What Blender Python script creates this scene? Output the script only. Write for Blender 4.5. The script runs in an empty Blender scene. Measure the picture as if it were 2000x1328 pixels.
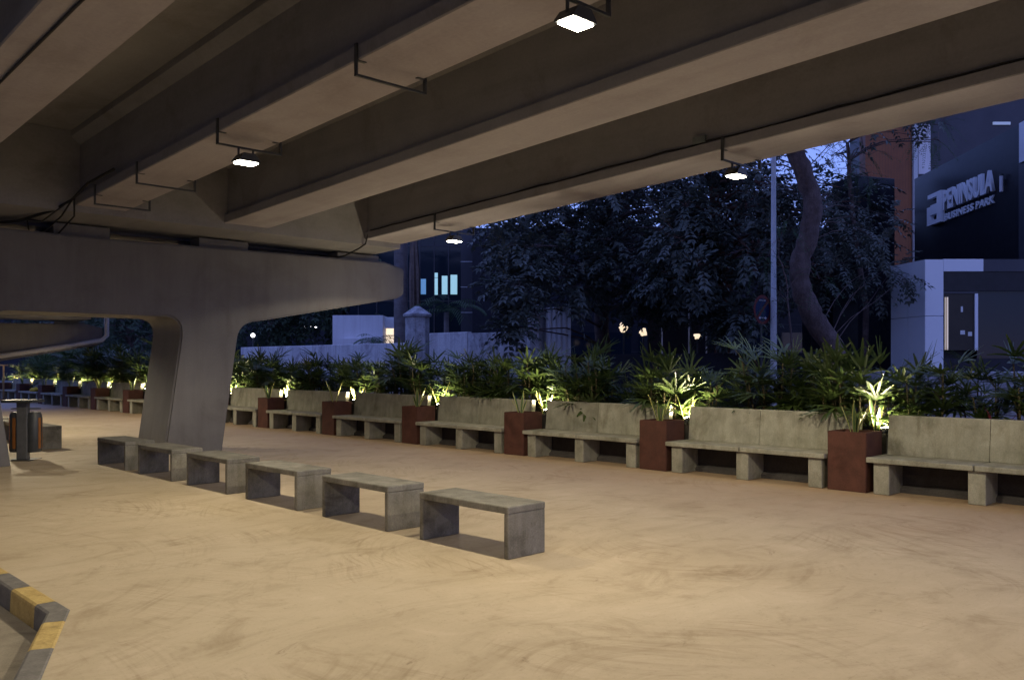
import bpy, bmesh, math, random
from mathutils import Vector, Matrix
R = math.radians
random.seed(7)
sc = bpy.context.scene
COL = sc.collection

# ------------------------------------------------------------------ frame of reference
# x runs across the flyover (towards the street), y runs along it, z up; the camera stands at the origin, 1.6 m up
F, U0, V0, H = 1700.0, 1000.0, 710.0, 1.6
CA, SA = 0.7165, 0.6976
YAW = math.atan2(SA, CA)

def w2(xc, yc, z=0.0):            # camera-plan coordinates (right, forward) -> world
    return Vector((CA*xc + SA*yc, -SA*xc + CA*yc, z))
def at_y(u, v, yc):               # survey a photo point at a known distance
    return w2((u-U0)/F*yc, yc, H + (V0-v)/F*yc)
def at_x(u, v, x):
    k = CA*(u-U0)/F + SA
    return at_y(u, v, x/k)

# ------------------------------------------------------------------ materials
MATS = {}
def nodes_of(name):
    m = bpy.data.materials.new(name); m.use_nodes = True
    nt = m.node_tree; b = nt.nodes['Principled BSDF']
    return m, nt, b
def N(nt, t, **kw):
    n = nt.nodes.new(t)
    for k, v in kw.items():
        if k in n.inputs: n.inputs[k].default_value = v
        else: setattr(n, k, v)
    return n
def ramp(nt, fac, stops):
    r = nt.nodes.new('ShaderNodeValToRGB')
    e = r.color_ramp.elements
    while len(e) < len(stops): e.new(0.5)
    for i, (p, c) in enumerate(stops):
        e[i].position = p; e[i].color = (*c, 1)
    nt.links.new(fac, r.inputs[0]); return r.outputs[0]
def mix(nt, fac, a, b, mode='MIX'):
    n = nt.nodes.new('ShaderNodeMix'); n.data_type = 'RGBA'; n.blend_type = mode
    for s, v in ((0, fac), (6, a), (7, b)):
        if hasattr(v, 'is_output'): nt.links.new(v, n.inputs[s])
        else: n.inputs[s].default_value = v if s == 0 else (*v, 1)
    return n.outputs[2]
def noise(nt, scale, detail=6, rough=0.6, vec=None, dist=0.0):
    n = N(nt, 'ShaderNodeTexNoise', Scale=scale, Detail=detail, Roughness=rough, Distortion=dist)
    if vec is not None: nt.links.new(vec, n.inputs['Vector'])
    return n.outputs[0]
def coords(nt, kind='Object', scale=(1, 1, 1), world=False, rot=(0, 0, 0)):
    if world: src = N(nt, 'ShaderNodeNewGeometry').outputs['Position']
    else: src = N(nt, 'ShaderNodeTexCoord').outputs[kind]
    mp = N(nt, 'ShaderNodeMapping'); mp.inputs['Scale'].default_value = scale; mp.inputs['Rotation'].default_value = rot
    nt.links.new(src, mp.inputs[0]); return mp.outputs[0]
def bump(nt, b, h, strength=0.3, dist=0.01):
    n = N(nt, 'ShaderNodeBump', Strength=strength, Distance=dist)
    nt.links.new(h, n.inputs['Height']); nt.links.new(n.outputs[0], b.inputs['Normal'])

def mottled(name, c1, c2, scale=4, rough=0.8, fine=60, bs=0.25, bd=0.004, spec=0.3, metal=0.0, stain=None, rand=0.0, streak=None, fc=.35):
    m, nt, b = nodes_of(name)
    v = coords(nt, world=True)
    c = ramp(nt, noise(nt, scale, 8, 0.62, v), [(0.3, c1), (0.7, c2)])
    f = noise(nt, fine, 4, 0.7, v)
    c = mix(nt, fc, c, ramp(nt, f, [(0.3, (0.25,)*3), (0.75, (1.25,)*3)]), 'MULTIPLY')
    if stain:
        s = ramp(nt, noise(nt, stain[0], 6, 0.7, v, 0.6), [(0.52, (0, 0, 0)), (0.7, (1, 1, 1))])
        c = mix(nt, s, c, stain[1]) if False else mix(nt, 1.0, c, mix(nt, s, (1, 1, 1), stain[1]), 'MULTIPLY')
    if streak:
        vv = coords(nt, world=True, scale=streak[0])
        s = ramp(nt, noise(nt, 1.0, 7, 0.65, vv, 0.4), [(0.45, (1, 1, 1)), (0.75, streak[1])])
        c = mix(nt, 0.8, c, s, 'MULTIPLY')
    if rand:
        oi = N(nt, 'ShaderNodeObjectInfo')
        rr = ramp(nt, oi.outputs['Random'], [(0, (1-rand,)*3), (1, (1+rand,)*3)])
        c = mix(nt, 1.0, c, rr, 'MULTIPLY')
    nt.links.new(c, b.inputs['Base Color'])
    b.inputs['Roughness'].default_value = rough; b.inputs['Metallic'].default_value = metal
    b.inputs['Specular IOR Level'].default_value = spec
    bump(nt, b, f, bs, bd)
    MATS[name] = m; return m
def emissive(name, col, st):
    m, nt, b = nodes_of(name)
    b.inputs['Base Color'].default_value = (.8, .8, .8, 1)
    b.inputs['Emission Color'].default_value = (*col, 1); b.inputs['Emission Strength'].default_value = st
    MATS[name] = m; return m
def leafy(name, c1, c2, rough=0.45, trans=0.25, scale=3.0, spec=0.4):
    m, nt, b = nodes_of(name)
    v = coords(nt, world=True)
    c = ramp(nt, noise(nt, scale, 3, 0.7, v), [(0.3, c1), (0.7, c2)])
    nt.links.new(c, b.inputs['Base Color']); b.inputs['Roughness'].default_value = rough
    b.inputs['Specular IOR Level'].default_value = spec
    t = N(nt, 'ShaderNodeBsdfTranslucent'); nt.links.new(c, t.inputs[0])
    mx = N(nt, 'ShaderNodeMixShader'); mx.inputs[0].default_value = trans
    nt.links.new(b.outputs[0], mx.inputs[1]); nt.links.new(t.outputs[0], mx.inputs[2])
    nt.links.new(mx.outputs[0], nt.nodes['Material Output'].inputs[0])
    MATS[name] = m; return m

mottled('cast', (.165, .158, .138), (.275, .26, .228), 5, .85, 70, .4, .004, stain=(2.2, (.55, .53, .48)), rand=.12, streak=((9, 9, 1.2), (.6, .58, .52)))
mottled('bench_concrete', (.25, .245, .20), (.40, .385, .32), 4, .85, 80, .4, .004, stain=(1.6, (.6, .57, .5)), rand=.1, streak=((7, 7, 1), (.62, .6, .54)))
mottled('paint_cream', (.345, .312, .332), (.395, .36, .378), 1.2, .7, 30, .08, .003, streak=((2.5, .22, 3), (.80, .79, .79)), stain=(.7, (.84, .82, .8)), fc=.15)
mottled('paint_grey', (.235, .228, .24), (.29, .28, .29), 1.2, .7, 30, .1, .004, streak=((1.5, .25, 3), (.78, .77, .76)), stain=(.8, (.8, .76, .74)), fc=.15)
mottled('pier_paint', (.155, .147, .148), (.188, .18, .177), 1.0, .6, 40, .1, .003, streak=((4, 4, .35), (.80, .78, .76)), stain=(1.1, (.86, .84, .82)), fc=.15)
mottled('brown_glass', (.03, .025, .02), (.045, .038, .03), 2, .3, 30, .02, .001, spec=.2)
mottled('red_plaster', (.074, .031, .023), (.115, .046, .034), 5, .85, 90, .35, .004, stain=(2.5, (.7, .62, .6)), rand=.1)
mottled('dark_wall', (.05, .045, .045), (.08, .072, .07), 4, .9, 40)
mottled('soil', (.03, .02, .013), (.06, .04, .025), 12, .95, 90, .8, .02)
mottled('asphalt', (.035, .036, .04), (.06, .06, .065), 6, .85, 200, .5, .006)
mottled('road_concrete', (.24, .205, .165), (.36, .32, .26), 3, .9, 120, .4, .006, stain=(1.3, (.5, .48, .45)))
mottled('worn_concrete', (.10, .095, .085), (.55, .53, .5), 2.4, .9, 60, .5, .008, stain=(5, (.4, .38, .35)))
mottled('ground_dirt', (.05, .045, .04), (.08, .07, .06), 2, .95, 40)
mottled('footpath', (.16, .155, .15), (.24, .23, .22), 3, .9, 60)
mottled('kerb_yellow', (.46, .32, .11), (.60, .44, .17), 9, .75, 60, .35, .004, stain=(8, (.62, .6, .58)))
mottled('kerb_black', (.13, .12, .115), (.22, .205, .19), 9, .75, 60, .35, .004)
mottled('steel', (.16, .18, .17), (.24, .26, .25), 8, .5, 90, .1, .002, spec=.5, metal=.5)
mottled('dark_steel', (.035, .038, .04), (.06, .064, .066), 8, .45, 90, .1, .002, spec=.5)
mottled('post_dark', (.10, .10, .105), (.14, .14, .145), 8, .5, 90, .1, .002)
mottled('cable', (.015, .015, .015), (.025, .022, .02), 8, .6, 50)
mottled('orange', (.24, .085, .02), (.32, .125, .03), 8, .5, 60, .1, .002)
mottled('pvc', (.55, .53, .52), (.66, .64, .62), 2, .4, 30, .05, .002)
mottled('wood', (.30, .17, .07), (.42, .26, .12), 6, .7, 40)
mottled('yellow_cloth', (.6, .38, .02), (.75, .5, .05), 12, .8, 40)
mottled('lime_wall', (.68, .66, .68), (.82, .81, .82), 1.2, .9, 22, .4, .01, stain=(.9, (.55, .52, .55)), streak=((5, 5, .25), (.55, .50, .53)))
mottled('white_paint', (.74, .72, .74), (.82, .80, .82), 1.0, .7, 30, .1, .003, fc=.08, streak=((4, 4, .3), (.8, .77, .78)))
mottled('old_plaster', (.36, .35, .37), (.70, .69, .72), 3.0, .9, 22, .5, .01, stain=(2.6, (.3, .24, .24)), streak=((6, 6, .4), (.4, .37, .38)))
mottled('granite', (.014, .015, .02), (.024, .025, .032), 6, .3, 220, .03, .001, spec=.18)
mottled('granite_matt', (.018, .018, .025), (.03, .03, .04), 6, .5, 200, .03, .001, spec=.2)
mottled('grey_panel', (.05, .05, .065), (.07, .07, .085), 1, .45, 30, .03, .002)
mottled('aluminium_panel', (.72, .73, .77), (.77, .78, .81), 1, .4, 20, .01, .001, spec=.5, fc=.03)
mottled('letter_white', (.82, .83, .86), (.86, .87, .89), 2, .4, 20, .01, .001, fc=.03)
mottled('sheet_white', (.58, .57, .6), (.7, .69, .72), 2, .5, 20, .1, .002, streak=((6, 6, .5), (.6, .55, .55)))
mottled('bark', (.10, .07, .062), (.21, .155, .145), 5, .95, 30, .9, .03, streak=((10, 10, 1.2), (.5, .45, .42)))
mottled('red_bark', (.10, .045, .03), (.2, .10, .075), 5, .95, 30, .9, .03, streak=((10, 10, 1.2), (.5, .45, .42)))
mottled('palm_bark', (.15, .13, .13), (.26, .23, .23), 3, .9, 40, .6, .01, streak=((1, 1, 22), (.6, .58, .58)))
mottled('dry_frond', (.14, .10, .085), (.24, .18, .15), 8, .9, 40, .4, .01, streak=((14, 14, .8), (.45, .42, .4)))
mottled('post_grey', (.55, .56, .58), (.63, .64, .66), 3, .45, 40, .05, .001, spec=.5)
mottled('sign_red', (.16, .03, .025), (.22, .04, .035), 6, .5, 60, .05, .001)
mottled('sign_blue', (.008, .022, .07), (.012, .03, .095), 6, .5, 60, .05, .001)
mottled('sign_white', (.7, .7, .7), (.76, .76, .76), 6, .5, 60, .05, .001)
mottled('stem', (.06, .05, .025), (.13, .105, .05), 14, .8, 60)
leafy('palm_leaf', (.032, .058, .016), (.085, .125, .034), .36, .22, 5)
leafy('snake_leaf', (.035, .075, .025), (.08, .13, .05), .4, .1, 9)
leafy('snake_edge', (.35, .34, .10), (.45, .42, .14), .45, .1, 9)
leafy('broad_leaf', (.10, .17, .02), (.20, .26, .03), .4, .3, 6)
leafy('red_leaf', (.09, .015, .025), (.16, .03, .04), .4, .25, 6)
leafy('tree_leaf', (.036, .05, .034), (.115, .125, .105), .42, .12, 1.3, .55)
leafy('tree_leaf_dark', (.03, .05, .028), (.07, .10, .05), .5, .15, 1.3)
leafy('feather_leaf', (.04, .085, .03), (.07, .13, .05), .5, .25, 2)
emissive('lamp_glow', (1, .93, .72), 60)
emissive('garden_glow', (1, .86, .55), 55)
emissive('cool_glow', (.42, .85, .95), .55)
emissive('faint_glow', (.4, .55, .62), .14)
emissive('teal_glow', (.02, .22, .42), .55)
emissive('warm_glow', (1, .78, .52), 1.1)
emissive('white_glow', (.95, .95, 1), 9)
emissive('dim_glow', (.55, .42, .18), .62)

def floor_mat():
    m, nt, b = nodes_of('plaza_floor_paint')
    pos = N(nt, 'ShaderNodeNewGeometry').outputs['Position']
    # warp the coordinates so that the trowel sweeps curve
    wn = N(nt, 'ShaderNodeTexNoise', Scale=0.35, Detail=2); nt.links.new(pos, wn.inputs['Vector'])
    sub = N(nt, 'ShaderNodeVectorMath', operation='MULTIPLY_ADD'); nt.links.new(wn.outputs['Color'], sub.inputs[0])
    sub.inputs[1].default_value = (1.1, 1.1, 0); nt.links.new(pos, sub.inputs[2])
    mp = N(nt, 'ShaderNodeMapping'); mp.inputs['Rotation'].default_value = (0, 0, R(38)); mp.inputs['Scale'].default_value = (0.9, 3.3, 1)
    nt.links.new(sub.outputs[0], mp.inputs[0])
    sweep = noise(nt, 0.9, 9, 0.68, mp.outputs[0], 0.5)
    big = noise(nt, 0.45, 5, 0.6, pos)
    c = ramp(nt, big, [(0.3, (.43, .345, .235)), (0.7, (.51, .42, .305))])
    c = mix(nt, 0.7, c, ramp(nt, sweep, [(0.28, (.74, .70, .64)), (0.48, (1, 1, 1)), (0.72, (1.10, 1.10, 1.13))]), 'MULTIPLY')
    # broom arcs: thin rings round scattered centres, broken up by noise
    for sc_, fr, lo in ((.13, 85, .79), (.21, 80, .82)):
        vo = N(nt, 'ShaderNodeTexVoronoi', Scale=sc_); vo.voronoi_dimensions = '2D'; nt.links.new(sub.outputs[0], vo.inputs['Vector'])
        cb = N(nt, 'ShaderNodeCombineXYZ'); ml = N(nt, 'ShaderNodeMath', operation='MULTIPLY'); ml.inputs[1].default_value = fr
        nt.links.new(vo.outputs['Distance'], ml.inputs[0]); nt.links.new(ml.outputs[0], cb.inputs[0]); nt.links.new(vo.outputs['Color'], cb.inputs[1])
        ad2 = N(nt, 'ShaderNodeVectorMath', operation='MULTIPLY_ADD'); nt.links.new(pos, ad2.inputs[0]); ad2.inputs[1].default_value = (.55, .55, 0); nt.links.new(cb.outputs[0], ad2.inputs[2])
        ring = noise(nt, 1.0, 5, .7, ad2.outputs[0], .3)
        msk = ramp(nt, noise(nt, .8, 4, .65, pos, .8), [(.46, (0, 0, 0)), (.62, (1, 1, 1))])
        c = mix(nt, msk, c, mix(nt, 1.0, c, ramp(nt, ring, [(.33, (lo, lo-.03, lo-.07)), (.50, (1, 1, 1)), (.8, (1.06, 1.06, 1.08))]), 'MULTIPLY'))
    dust = noise(nt, 1.7, 9, 0.74, pos, 0.8)
    c = mix(nt, 0.9, c, ramp(nt, dust, [(0.30, (.72, .68, .62)), (0.46, (.97, .97, .96)), (.56, (1, 1, 1)), (0.72, (1.13, 1.14, 1.18))]), 'MULTIPLY')
    sp = noise(nt, 34, 5, 0.78, pos)
    c = mix(nt, 0.6, c, ramp(nt, sp, [(0.28, (.5, .46, .41)), (0.41, (1, 1, 1)), (.72, (1.06, 1.06, 1.06))]), 'MULTIPLY')
    blot = noise(nt, 4.0, 8, 0.8, pos, 0.9)
    c = mix(nt, 0.75, c, ramp(nt, blot, [(0.29, (.42, .37, .32)), (0.38, (1, 1, 1))]), 'MULTIPLY')
    scuff = noise(nt, 2.6, 9, 0.78, mp.outputs[0], 0.9)
    c = mix(nt, 0.8, c, ramp(nt, scuff, [(0.29, (.46, .40, .34)), (0.38, (1, 1, 1))]), 'MULTIPLY')
    # redder, more worn paint along the seats
    sx = N(nt, 'ShaderNodeSeparateXYZ'); nt.links.new(pos, sx.inputs[0])
    mr = N(nt, 'ShaderNodeMapRange'); nt.links.new(sx.outputs[0], mr.inputs[0])
    mr.inputs[1].default_value = 7.5; mr.inputs[2].default_value = 10.6
    ad = N(nt, 'ShaderNodeMath', operation='MULTIPLY'); nt.links.new(mr.outputs[0], ad.inputs[0]); nt.links.new(sweep, ad.inputs[1])
    c = mix(nt, ad.outputs[0], c, (.36, .215, .12))
    nt.links.new(c, b.inputs['Base Color'])
    rr = N(nt, 'ShaderNodeMapRange'); nt.links.new(sweep, rr.inputs[0]); rr.inputs[3].default_value = .62; rr.inputs[4].default_value = .85
    nt.links.new(rr.outputs[0], b.inputs['Roughness']); b.inputs['Specular IOR Level'].default_value = .3
    bump(nt, b, sp, .3, .004)
    MATS['plaza_floor_paint'] = m
floor_mat()

def board_mat(name, c1, c2, pitch):       # vertical cladding boards
    m, nt, b = nodes_of(name)
    v = coords(nt, 'Object')
    w = N(nt, 'ShaderNodeTexWave', wave_type='BANDS', bands_direction='X', wave_profile='SAW', Scale=1/(pitch*20)*6.2832/2)
    nt.links.new(v, w.inputs['Vector'])
    c = ramp(nt, w.outputs[1], [(0, (.2, .2, .2)), (.12, (1, 1, 1)), (1, (.9, .9, .9))])
    c = mix(nt, 1, ramp(nt, noise(nt, 1.5, 5, .6, v), [(.3, c1), (.7, c2)]), c, 'MULTIPLY')
    nt.links.new(c, b.inputs['Base Color']); b.inputs['Roughness'].default_value = .55
    bump(nt, b, w.outputs[1], .4, .02); MATS[name] = m
board_mat('copper_boards', (.20, .055, .010), (.27, .078, .016), .06)

def glass_mat():
    m, nt, b = nodes_of('dark_glass')
    b.inputs['Base Color'].default_value = (.012, .02, .03, 1); b.inputs['Roughness'].default_value = .06
    b.inputs['Specular IOR Level'].default_value = .22
    nz = noise(nt, .5, 2, .5, coords(nt, world=True)); bump(nt, b, nz, .05, .02)
    MATS['dark_glass'] = m
glass_mat()

# ------------------------------------------------------------------ mesh helpers
class MB:
    def __init__(s): s.v = []; s.f = []; s.mi = []
    def add(s, vs, fs, mi=0):
        o = len(s.v); s.v += [tuple(p) for p in vs]; s.f += [tuple(i+o for i in f) for f in fs]; s.mi += [mi]*len(fs)
    def box(s, a, b, mi=0, M=None):
        (x0, y0, z0), (x1, y1, z1) = a, b
        vs = [Vector(p) for p in ((x0,y0,z0),(x1,y0,z0),(x1,y1,z0),(x0,y1,z0),(x0,y0,z1),(x1,y0,z1),(x1,y1,z1),(x0,y1,z1))]
        if M: vs = [M @ p for p in vs]
        s.add(vs, [(0,3,2,1),(4,5,6,7),(0,1,5,4),(1,2,6,5),(2,3,7,6),(3,0,4,7)], mi)
    def bevbox(s, a, b, r=0.01, seg=2, mi=0, M=None):
        bm = bmesh.new(); bmesh.ops.create_cube(bm, size=1)
        for p in bm.verts:
            p.co = Vector(((a[i]+b[i])/2 + p.co[i]*(b[i]-a[i]) for i in range(3)))
        bmesh.ops.bevel(bm, geom=list(bm.edges), offset=r, segments=seg, affect='EDGES', profile=.5)
        if M: bmesh.ops.transform(bm, matrix=M, verts=bm.verts)
        bm.verts.index_update()
        s.add([p.co.copy() for p in bm.verts], [[q.index for q in f.verts] for f in bm.faces], mi); bm.free()
    def prism(s, pts, axis, lo, hi, mi=0, M=None):   # pts 2-D outline, extruded along axis 'x','y','z'
        n = len(pts)
        def mk(p, h):
            q = {'x': (h, p[0], p[1]), 'y': (p[0], h, p[1]), 'z': (p[0], p[1], h)}[axis]
            return M @ Vector(q) if M else Vector(q)
        vs = [mk(p, lo) for p in pts] + [mk(p, hi) for p in pts]
        s.add(vs, [tuple(range(n))[::-1], tuple(range(n, 2*n))] + [(i, (i+1) % n, n+(i+1) % n, n+i) for i in range(n)], mi)
    def tube(s, path, rad, n=8, mi=0, cap=True):
        path = [Vector(p) for p in path]
        if not hasattr(rad, '__len__'): rad = [rad]*len(path)
        rings = []; o = len(s.v); up = Vector((.3, .2, 1)).normalized(); prev = None
        for i, p in enumerate(path):
            d = (path[min(i+1, len(path)-1)] - path[max(i-1, 0)]).normalized()
            if prev is None:
                a = d.cross(up if abs(d.dot(up)) < .95 else Vector((1, 0, 0))).normalized()
            else: a = (prev - d*prev.dot(d)).normalized()
            prev = a; b = d.cross(a)
            s.v += [tuple(p + (a*math.cos(t) + b*math.sin(t))*rad[i]) for t in (2*math.pi*k/n for k in range(n))]
        fs = []
        for i in range(len(path)-1):
            for k in range(n):
                fs.append((o+i*n+k, o+i*n+(k+1) % n, o+(i+1)*n+(k+1) % n, o+(i+1)*n+k))
        if cap:
            fs.append(tuple(o+k for k in range(n))[::-1]); fs.append(tuple(o+(len(path)-1)*n+k for k in range(n)))
        s.f += fs; s.mi += [mi]*len(fs)
    def build(s, name, mats, parent=None, smooth=False, autosmooth=None, loc=None):
        me = bpy.data.meshes.new(name); me.from_pydata(s.v, [], s.f)
        if not isinstance(mats, (list, tuple)): mats = [mats]
        for m in mats: me.materials.append(MATS[m] if isinstance(m, str) else m)
        if len(mats) > 1: me.polygons.foreach_set('material_index', s.mi)
        bm = bmesh.new(); bm.from_mesh(me)
        bmesh.ops.recalc_face_normals(bm, faces=bm.faces) if not s.__dict__.get('open') else None
        bm.to_mesh(me); bm.free()
        if smooth:
            me.polygons.foreach_set('use_smooth', [True]*len(me.polygons))
            if autosmooth: me.set_sharp_from_angle(angle=R(autosmooth))
        me.update()
        o = bpy.data.objects.new(name, me); COL.objects.link(o)
        if parent: o.parent = parent
        if loc: o.location = loc
        return o

def tag(o, label=None, cat=None, group=None, kind=None):
    if label: o['label'] = label
    if cat: o['category'] = cat
    if group: o['group'] = group
    if kind: o['kind'] = kind
    return o
def empty(name, loc=(0, 0, 0), rz=0.0, **kw):
    o = bpy.data.objects.new(name, None); COL.objects.link(o)
    o.empty_display_size = .2
    o.location = loc; o.rotation_euler = (0, 0, rz); tag(o, **kw); return o
def copy_tree(o, parent=None):
    c = o.copy(); COL.objects.link(c); c.parent = parent
    for ch in [q for q in KIDS.get(o.name, [])]: copy_tree(ch, c)
    return c
KIDS = {}
def learn(o):                      # remember the children of a prototype
    KIDS[o.name] = [c for c in bpy.data.objects if c.parent == o]
    for c in KIDS[o.name]: learn(c)
def ordinal(n): return ['first', 'second', 'third', 'fourth', 'fifth', 'sixth', 'seventh', 'eighth', 'ninth', 'tenth', 'eleventh', 'twelfth', 'thirteenth', 'fourteenth', 'fifteenth', 'sixteenth'][n]
S = dict(kind='structure')

# ------------------------------------------------------------------ ground, plaza, roads
b = MB(); b.add([(-400, -400, -.30), (500, -400, -.30), (500, 600, -.30), (-400, 600, -.30)], [(0, 1, 2, 3)]); tag(b.build('ground', 'ground_dirt'), **S)
KX = 1.89; KC = (KX, 6.06); KD = Vector((-.53, -1.25)).normalized()
KE = (KC[0] + KD.x*13, KC[1] + KD.y*13)
b = MB(); b.prism([(KX, 70), KC, KE, (12.9, KE[1]), (12.9, 70)], 'z', -.28, 0); tag(b.build('plaza_floor', 'plaza_floor_paint'), **S)
b = MB(); b.prism([(1.0, 70), (1.0, 6.2), (.62, 5.4), (-4.9, -6), (-9, -6), (-9, 70)], 'z', -.27, -.150); tag(b.build('service_road', 'worn_concrete'), **S)
b = MB(); b.prism([(KX-.15, 70), (KX-.15, 6.10), (KE[0]-.16, KE[1]+.06), (-4.88, -6), (.63, 5.4), (1.01, 6.2), (1.01, 70)], 'z', -.27, -.146); tag(b.build('gutter_strip', 'road_concrete'), **S)
b = MB(); b.box((12.95, -60, -.28), (19.6, 120, -.15)); tag(b.build('street', 'asphalt'), **S)
b = MB()
for k in range(-10, 20): b.box((16.2, k*6.0, -.149), (16.34, k*6.0+3, -.145))
tag(b.build('lane_marking', 'sign_white'), **S)
b = MB(); b.box((19.6, -60, -.28), (60, 140, -.01)); tag(b.build('pavement', 'footpath'), **S)

# painted kerb: inner line and outer line offset from the plaza edge
def kerb(name, p0, d, length, first, label, mitre):
    nrm = Vector((d.y, -d.x)); 
    if nrm.x > 0: nrm = -nrm
    w = .136; blk = .55; mb = MB()
    M = Matrix(((d.x, nrm.x, 0, p0[0]), (d.y, nrm.y, 0, p0[1]), (0, 0, 1, 0), (0, 0, 0, 1)))
    s0 = 0.0; col = first; ln = blk*.5 if first else blk*.75
    i = 0
    while s0 < length:
        e = min(s0+ln, length)
        a0 = mitre if i == 0 else 0
        prof = [(0, -.27), (0, .0), (.012, .006), (w-.02, .006), (w-.004, -.004), (w, -.02), (w+.012, -.27)]
        n = len(prof)
        v0 = [M @ Vector((s0 + a0*p[0], p[0], p[1])) for p in prof]; v1 = [M @ Vector((e-.004, p[0], p[1])) for p in prof]
        mb.add(v0+v1, [tuple(range(n)), tuple(range(n, 2*n))[::-1]] + [(k, k+n, (k+1) % n+n, (k+1) % n) for k in range(n)], col)
        s0 = e; ln = blk; col = 1-col; i += 1
    return tag(mb.build(name, ['kerb_yellow', 'kerb_black']), label, 'kerb', 'painted kerbs')
kerb('kerb', KC, Vector((0, 1)), 40, 1, 'yellow and black painted kerb running away along the plaza edge', .203)
kerb('kerb', KC, KD, 12, 1, 'yellow and black painted kerb slanting towards the viewer from the corner', .203)

# ------------------------------------------------------------------ flyover
GZ = lambda y: 4.69 - .0434*y
GIR = [(9.98, 10.9), (7.03, 7.89), (4.58, 5.36), (2.06, 2.84), (-.45, .33), (-2.9, -2.12)]
fly = empty('flyover', (5, 0, 4), label='broad grey concrete flyover deck on deep girders above the plaza', cat='flyover')
fly2 = empty('flyover', (5, 17, 3.4), label='next flyover span, seen low beyond the near pier', cat='flyover')
def shear_box(mb, x0, x1, y0, y1, h0, h1, mi=0):
    vs = [(x, y, GZ(y)+h) for h in (h0, h1) for (x, y) in ((x0, y0), (x1, y0), (x1, y1), (x0, y1))]
    mb.add(vs, [(0,3,2,1),(4,5,6,7),(0,1,5,4),(1,2,6,5),(2,3,7,6),(3,0,4,7)], mi)
def span(root, ya, yb):
    for (xl, xr) in GIR:
        mb = MB(); pr = [(xl, .012), (xl+.012, 0), (xr-.012, 0), (xr, .012), (xr, .13), (xr-.13, .22), (xr-.13, .95), (xr-.02, 1.06), (xr-.02, 1.15),
              (xl+.02, 1.15), (xl+.02, 1.06), (xl+.13, .95), (xl+.13, .22), (xl, .13)]
        pr = [(xl, .012), (xl+.012, 0), (xr-.012, 0), (xr, .012), (xr, .135), (xr-.07, .15), (xr-.07, .95), (xr+.06, 1.06), (xr+.06, 1.15),
              (xl-.06, 1.15), (xl-.06, 1.06), (xl+.07, .95), (xl+.07, .15), (xl, .135)]
        n = len(pr)
        vs = [(x, ya, GZ(ya)+h) for x, h in pr] + [(x, yb, GZ(yb)+h) for x, h in pr]
        mb.add(vs, [tuple(range(n))[::-1], tuple(range(n, 2*n))] + [(k, (k+1) % n, (k+1) % n+n, k+n) for k in range(n)])
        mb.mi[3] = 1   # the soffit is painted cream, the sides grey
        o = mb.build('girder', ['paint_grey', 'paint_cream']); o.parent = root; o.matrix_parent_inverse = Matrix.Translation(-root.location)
    mb = MB(); shear_box(mb, -4.4, 12.5, ya-1.3, yb+1.3, 1.152, 1.40)
    o = mb.build('deck_slab', 'paint_grey'); o.parent = root; o.matrix_parent_inverse = Matrix.Translation(-root.location)
    for x0, x1 in ((-4.4, -4.2), (12.3, 12.5)):
        mb = MB(); shear_box(mb, x0, x1, ya-1.3, yb+1.3, 1.402, 2.3)
        o = mb.build('parapet', 'paint_grey'); o.parent = root; o.matrix_parent_inverse = Matrix.Translation(-root.location)
    for y0, y1 in ((ya-1.3, ya-.002), (yb+.002, yb+1.3)):
        mb = MB(); shear_box(mb, -2.9, 10.86, y0, y1, -.10, 1.149)
        o = mb.build('end_diaphragm', 'paint_grey'); o.parent = root; o.matrix_parent_inverse = Matrix.Translation(-root.location)
span(fly, -2.6, 14.45); span(fly2, 17.25, 32.6)

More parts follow.
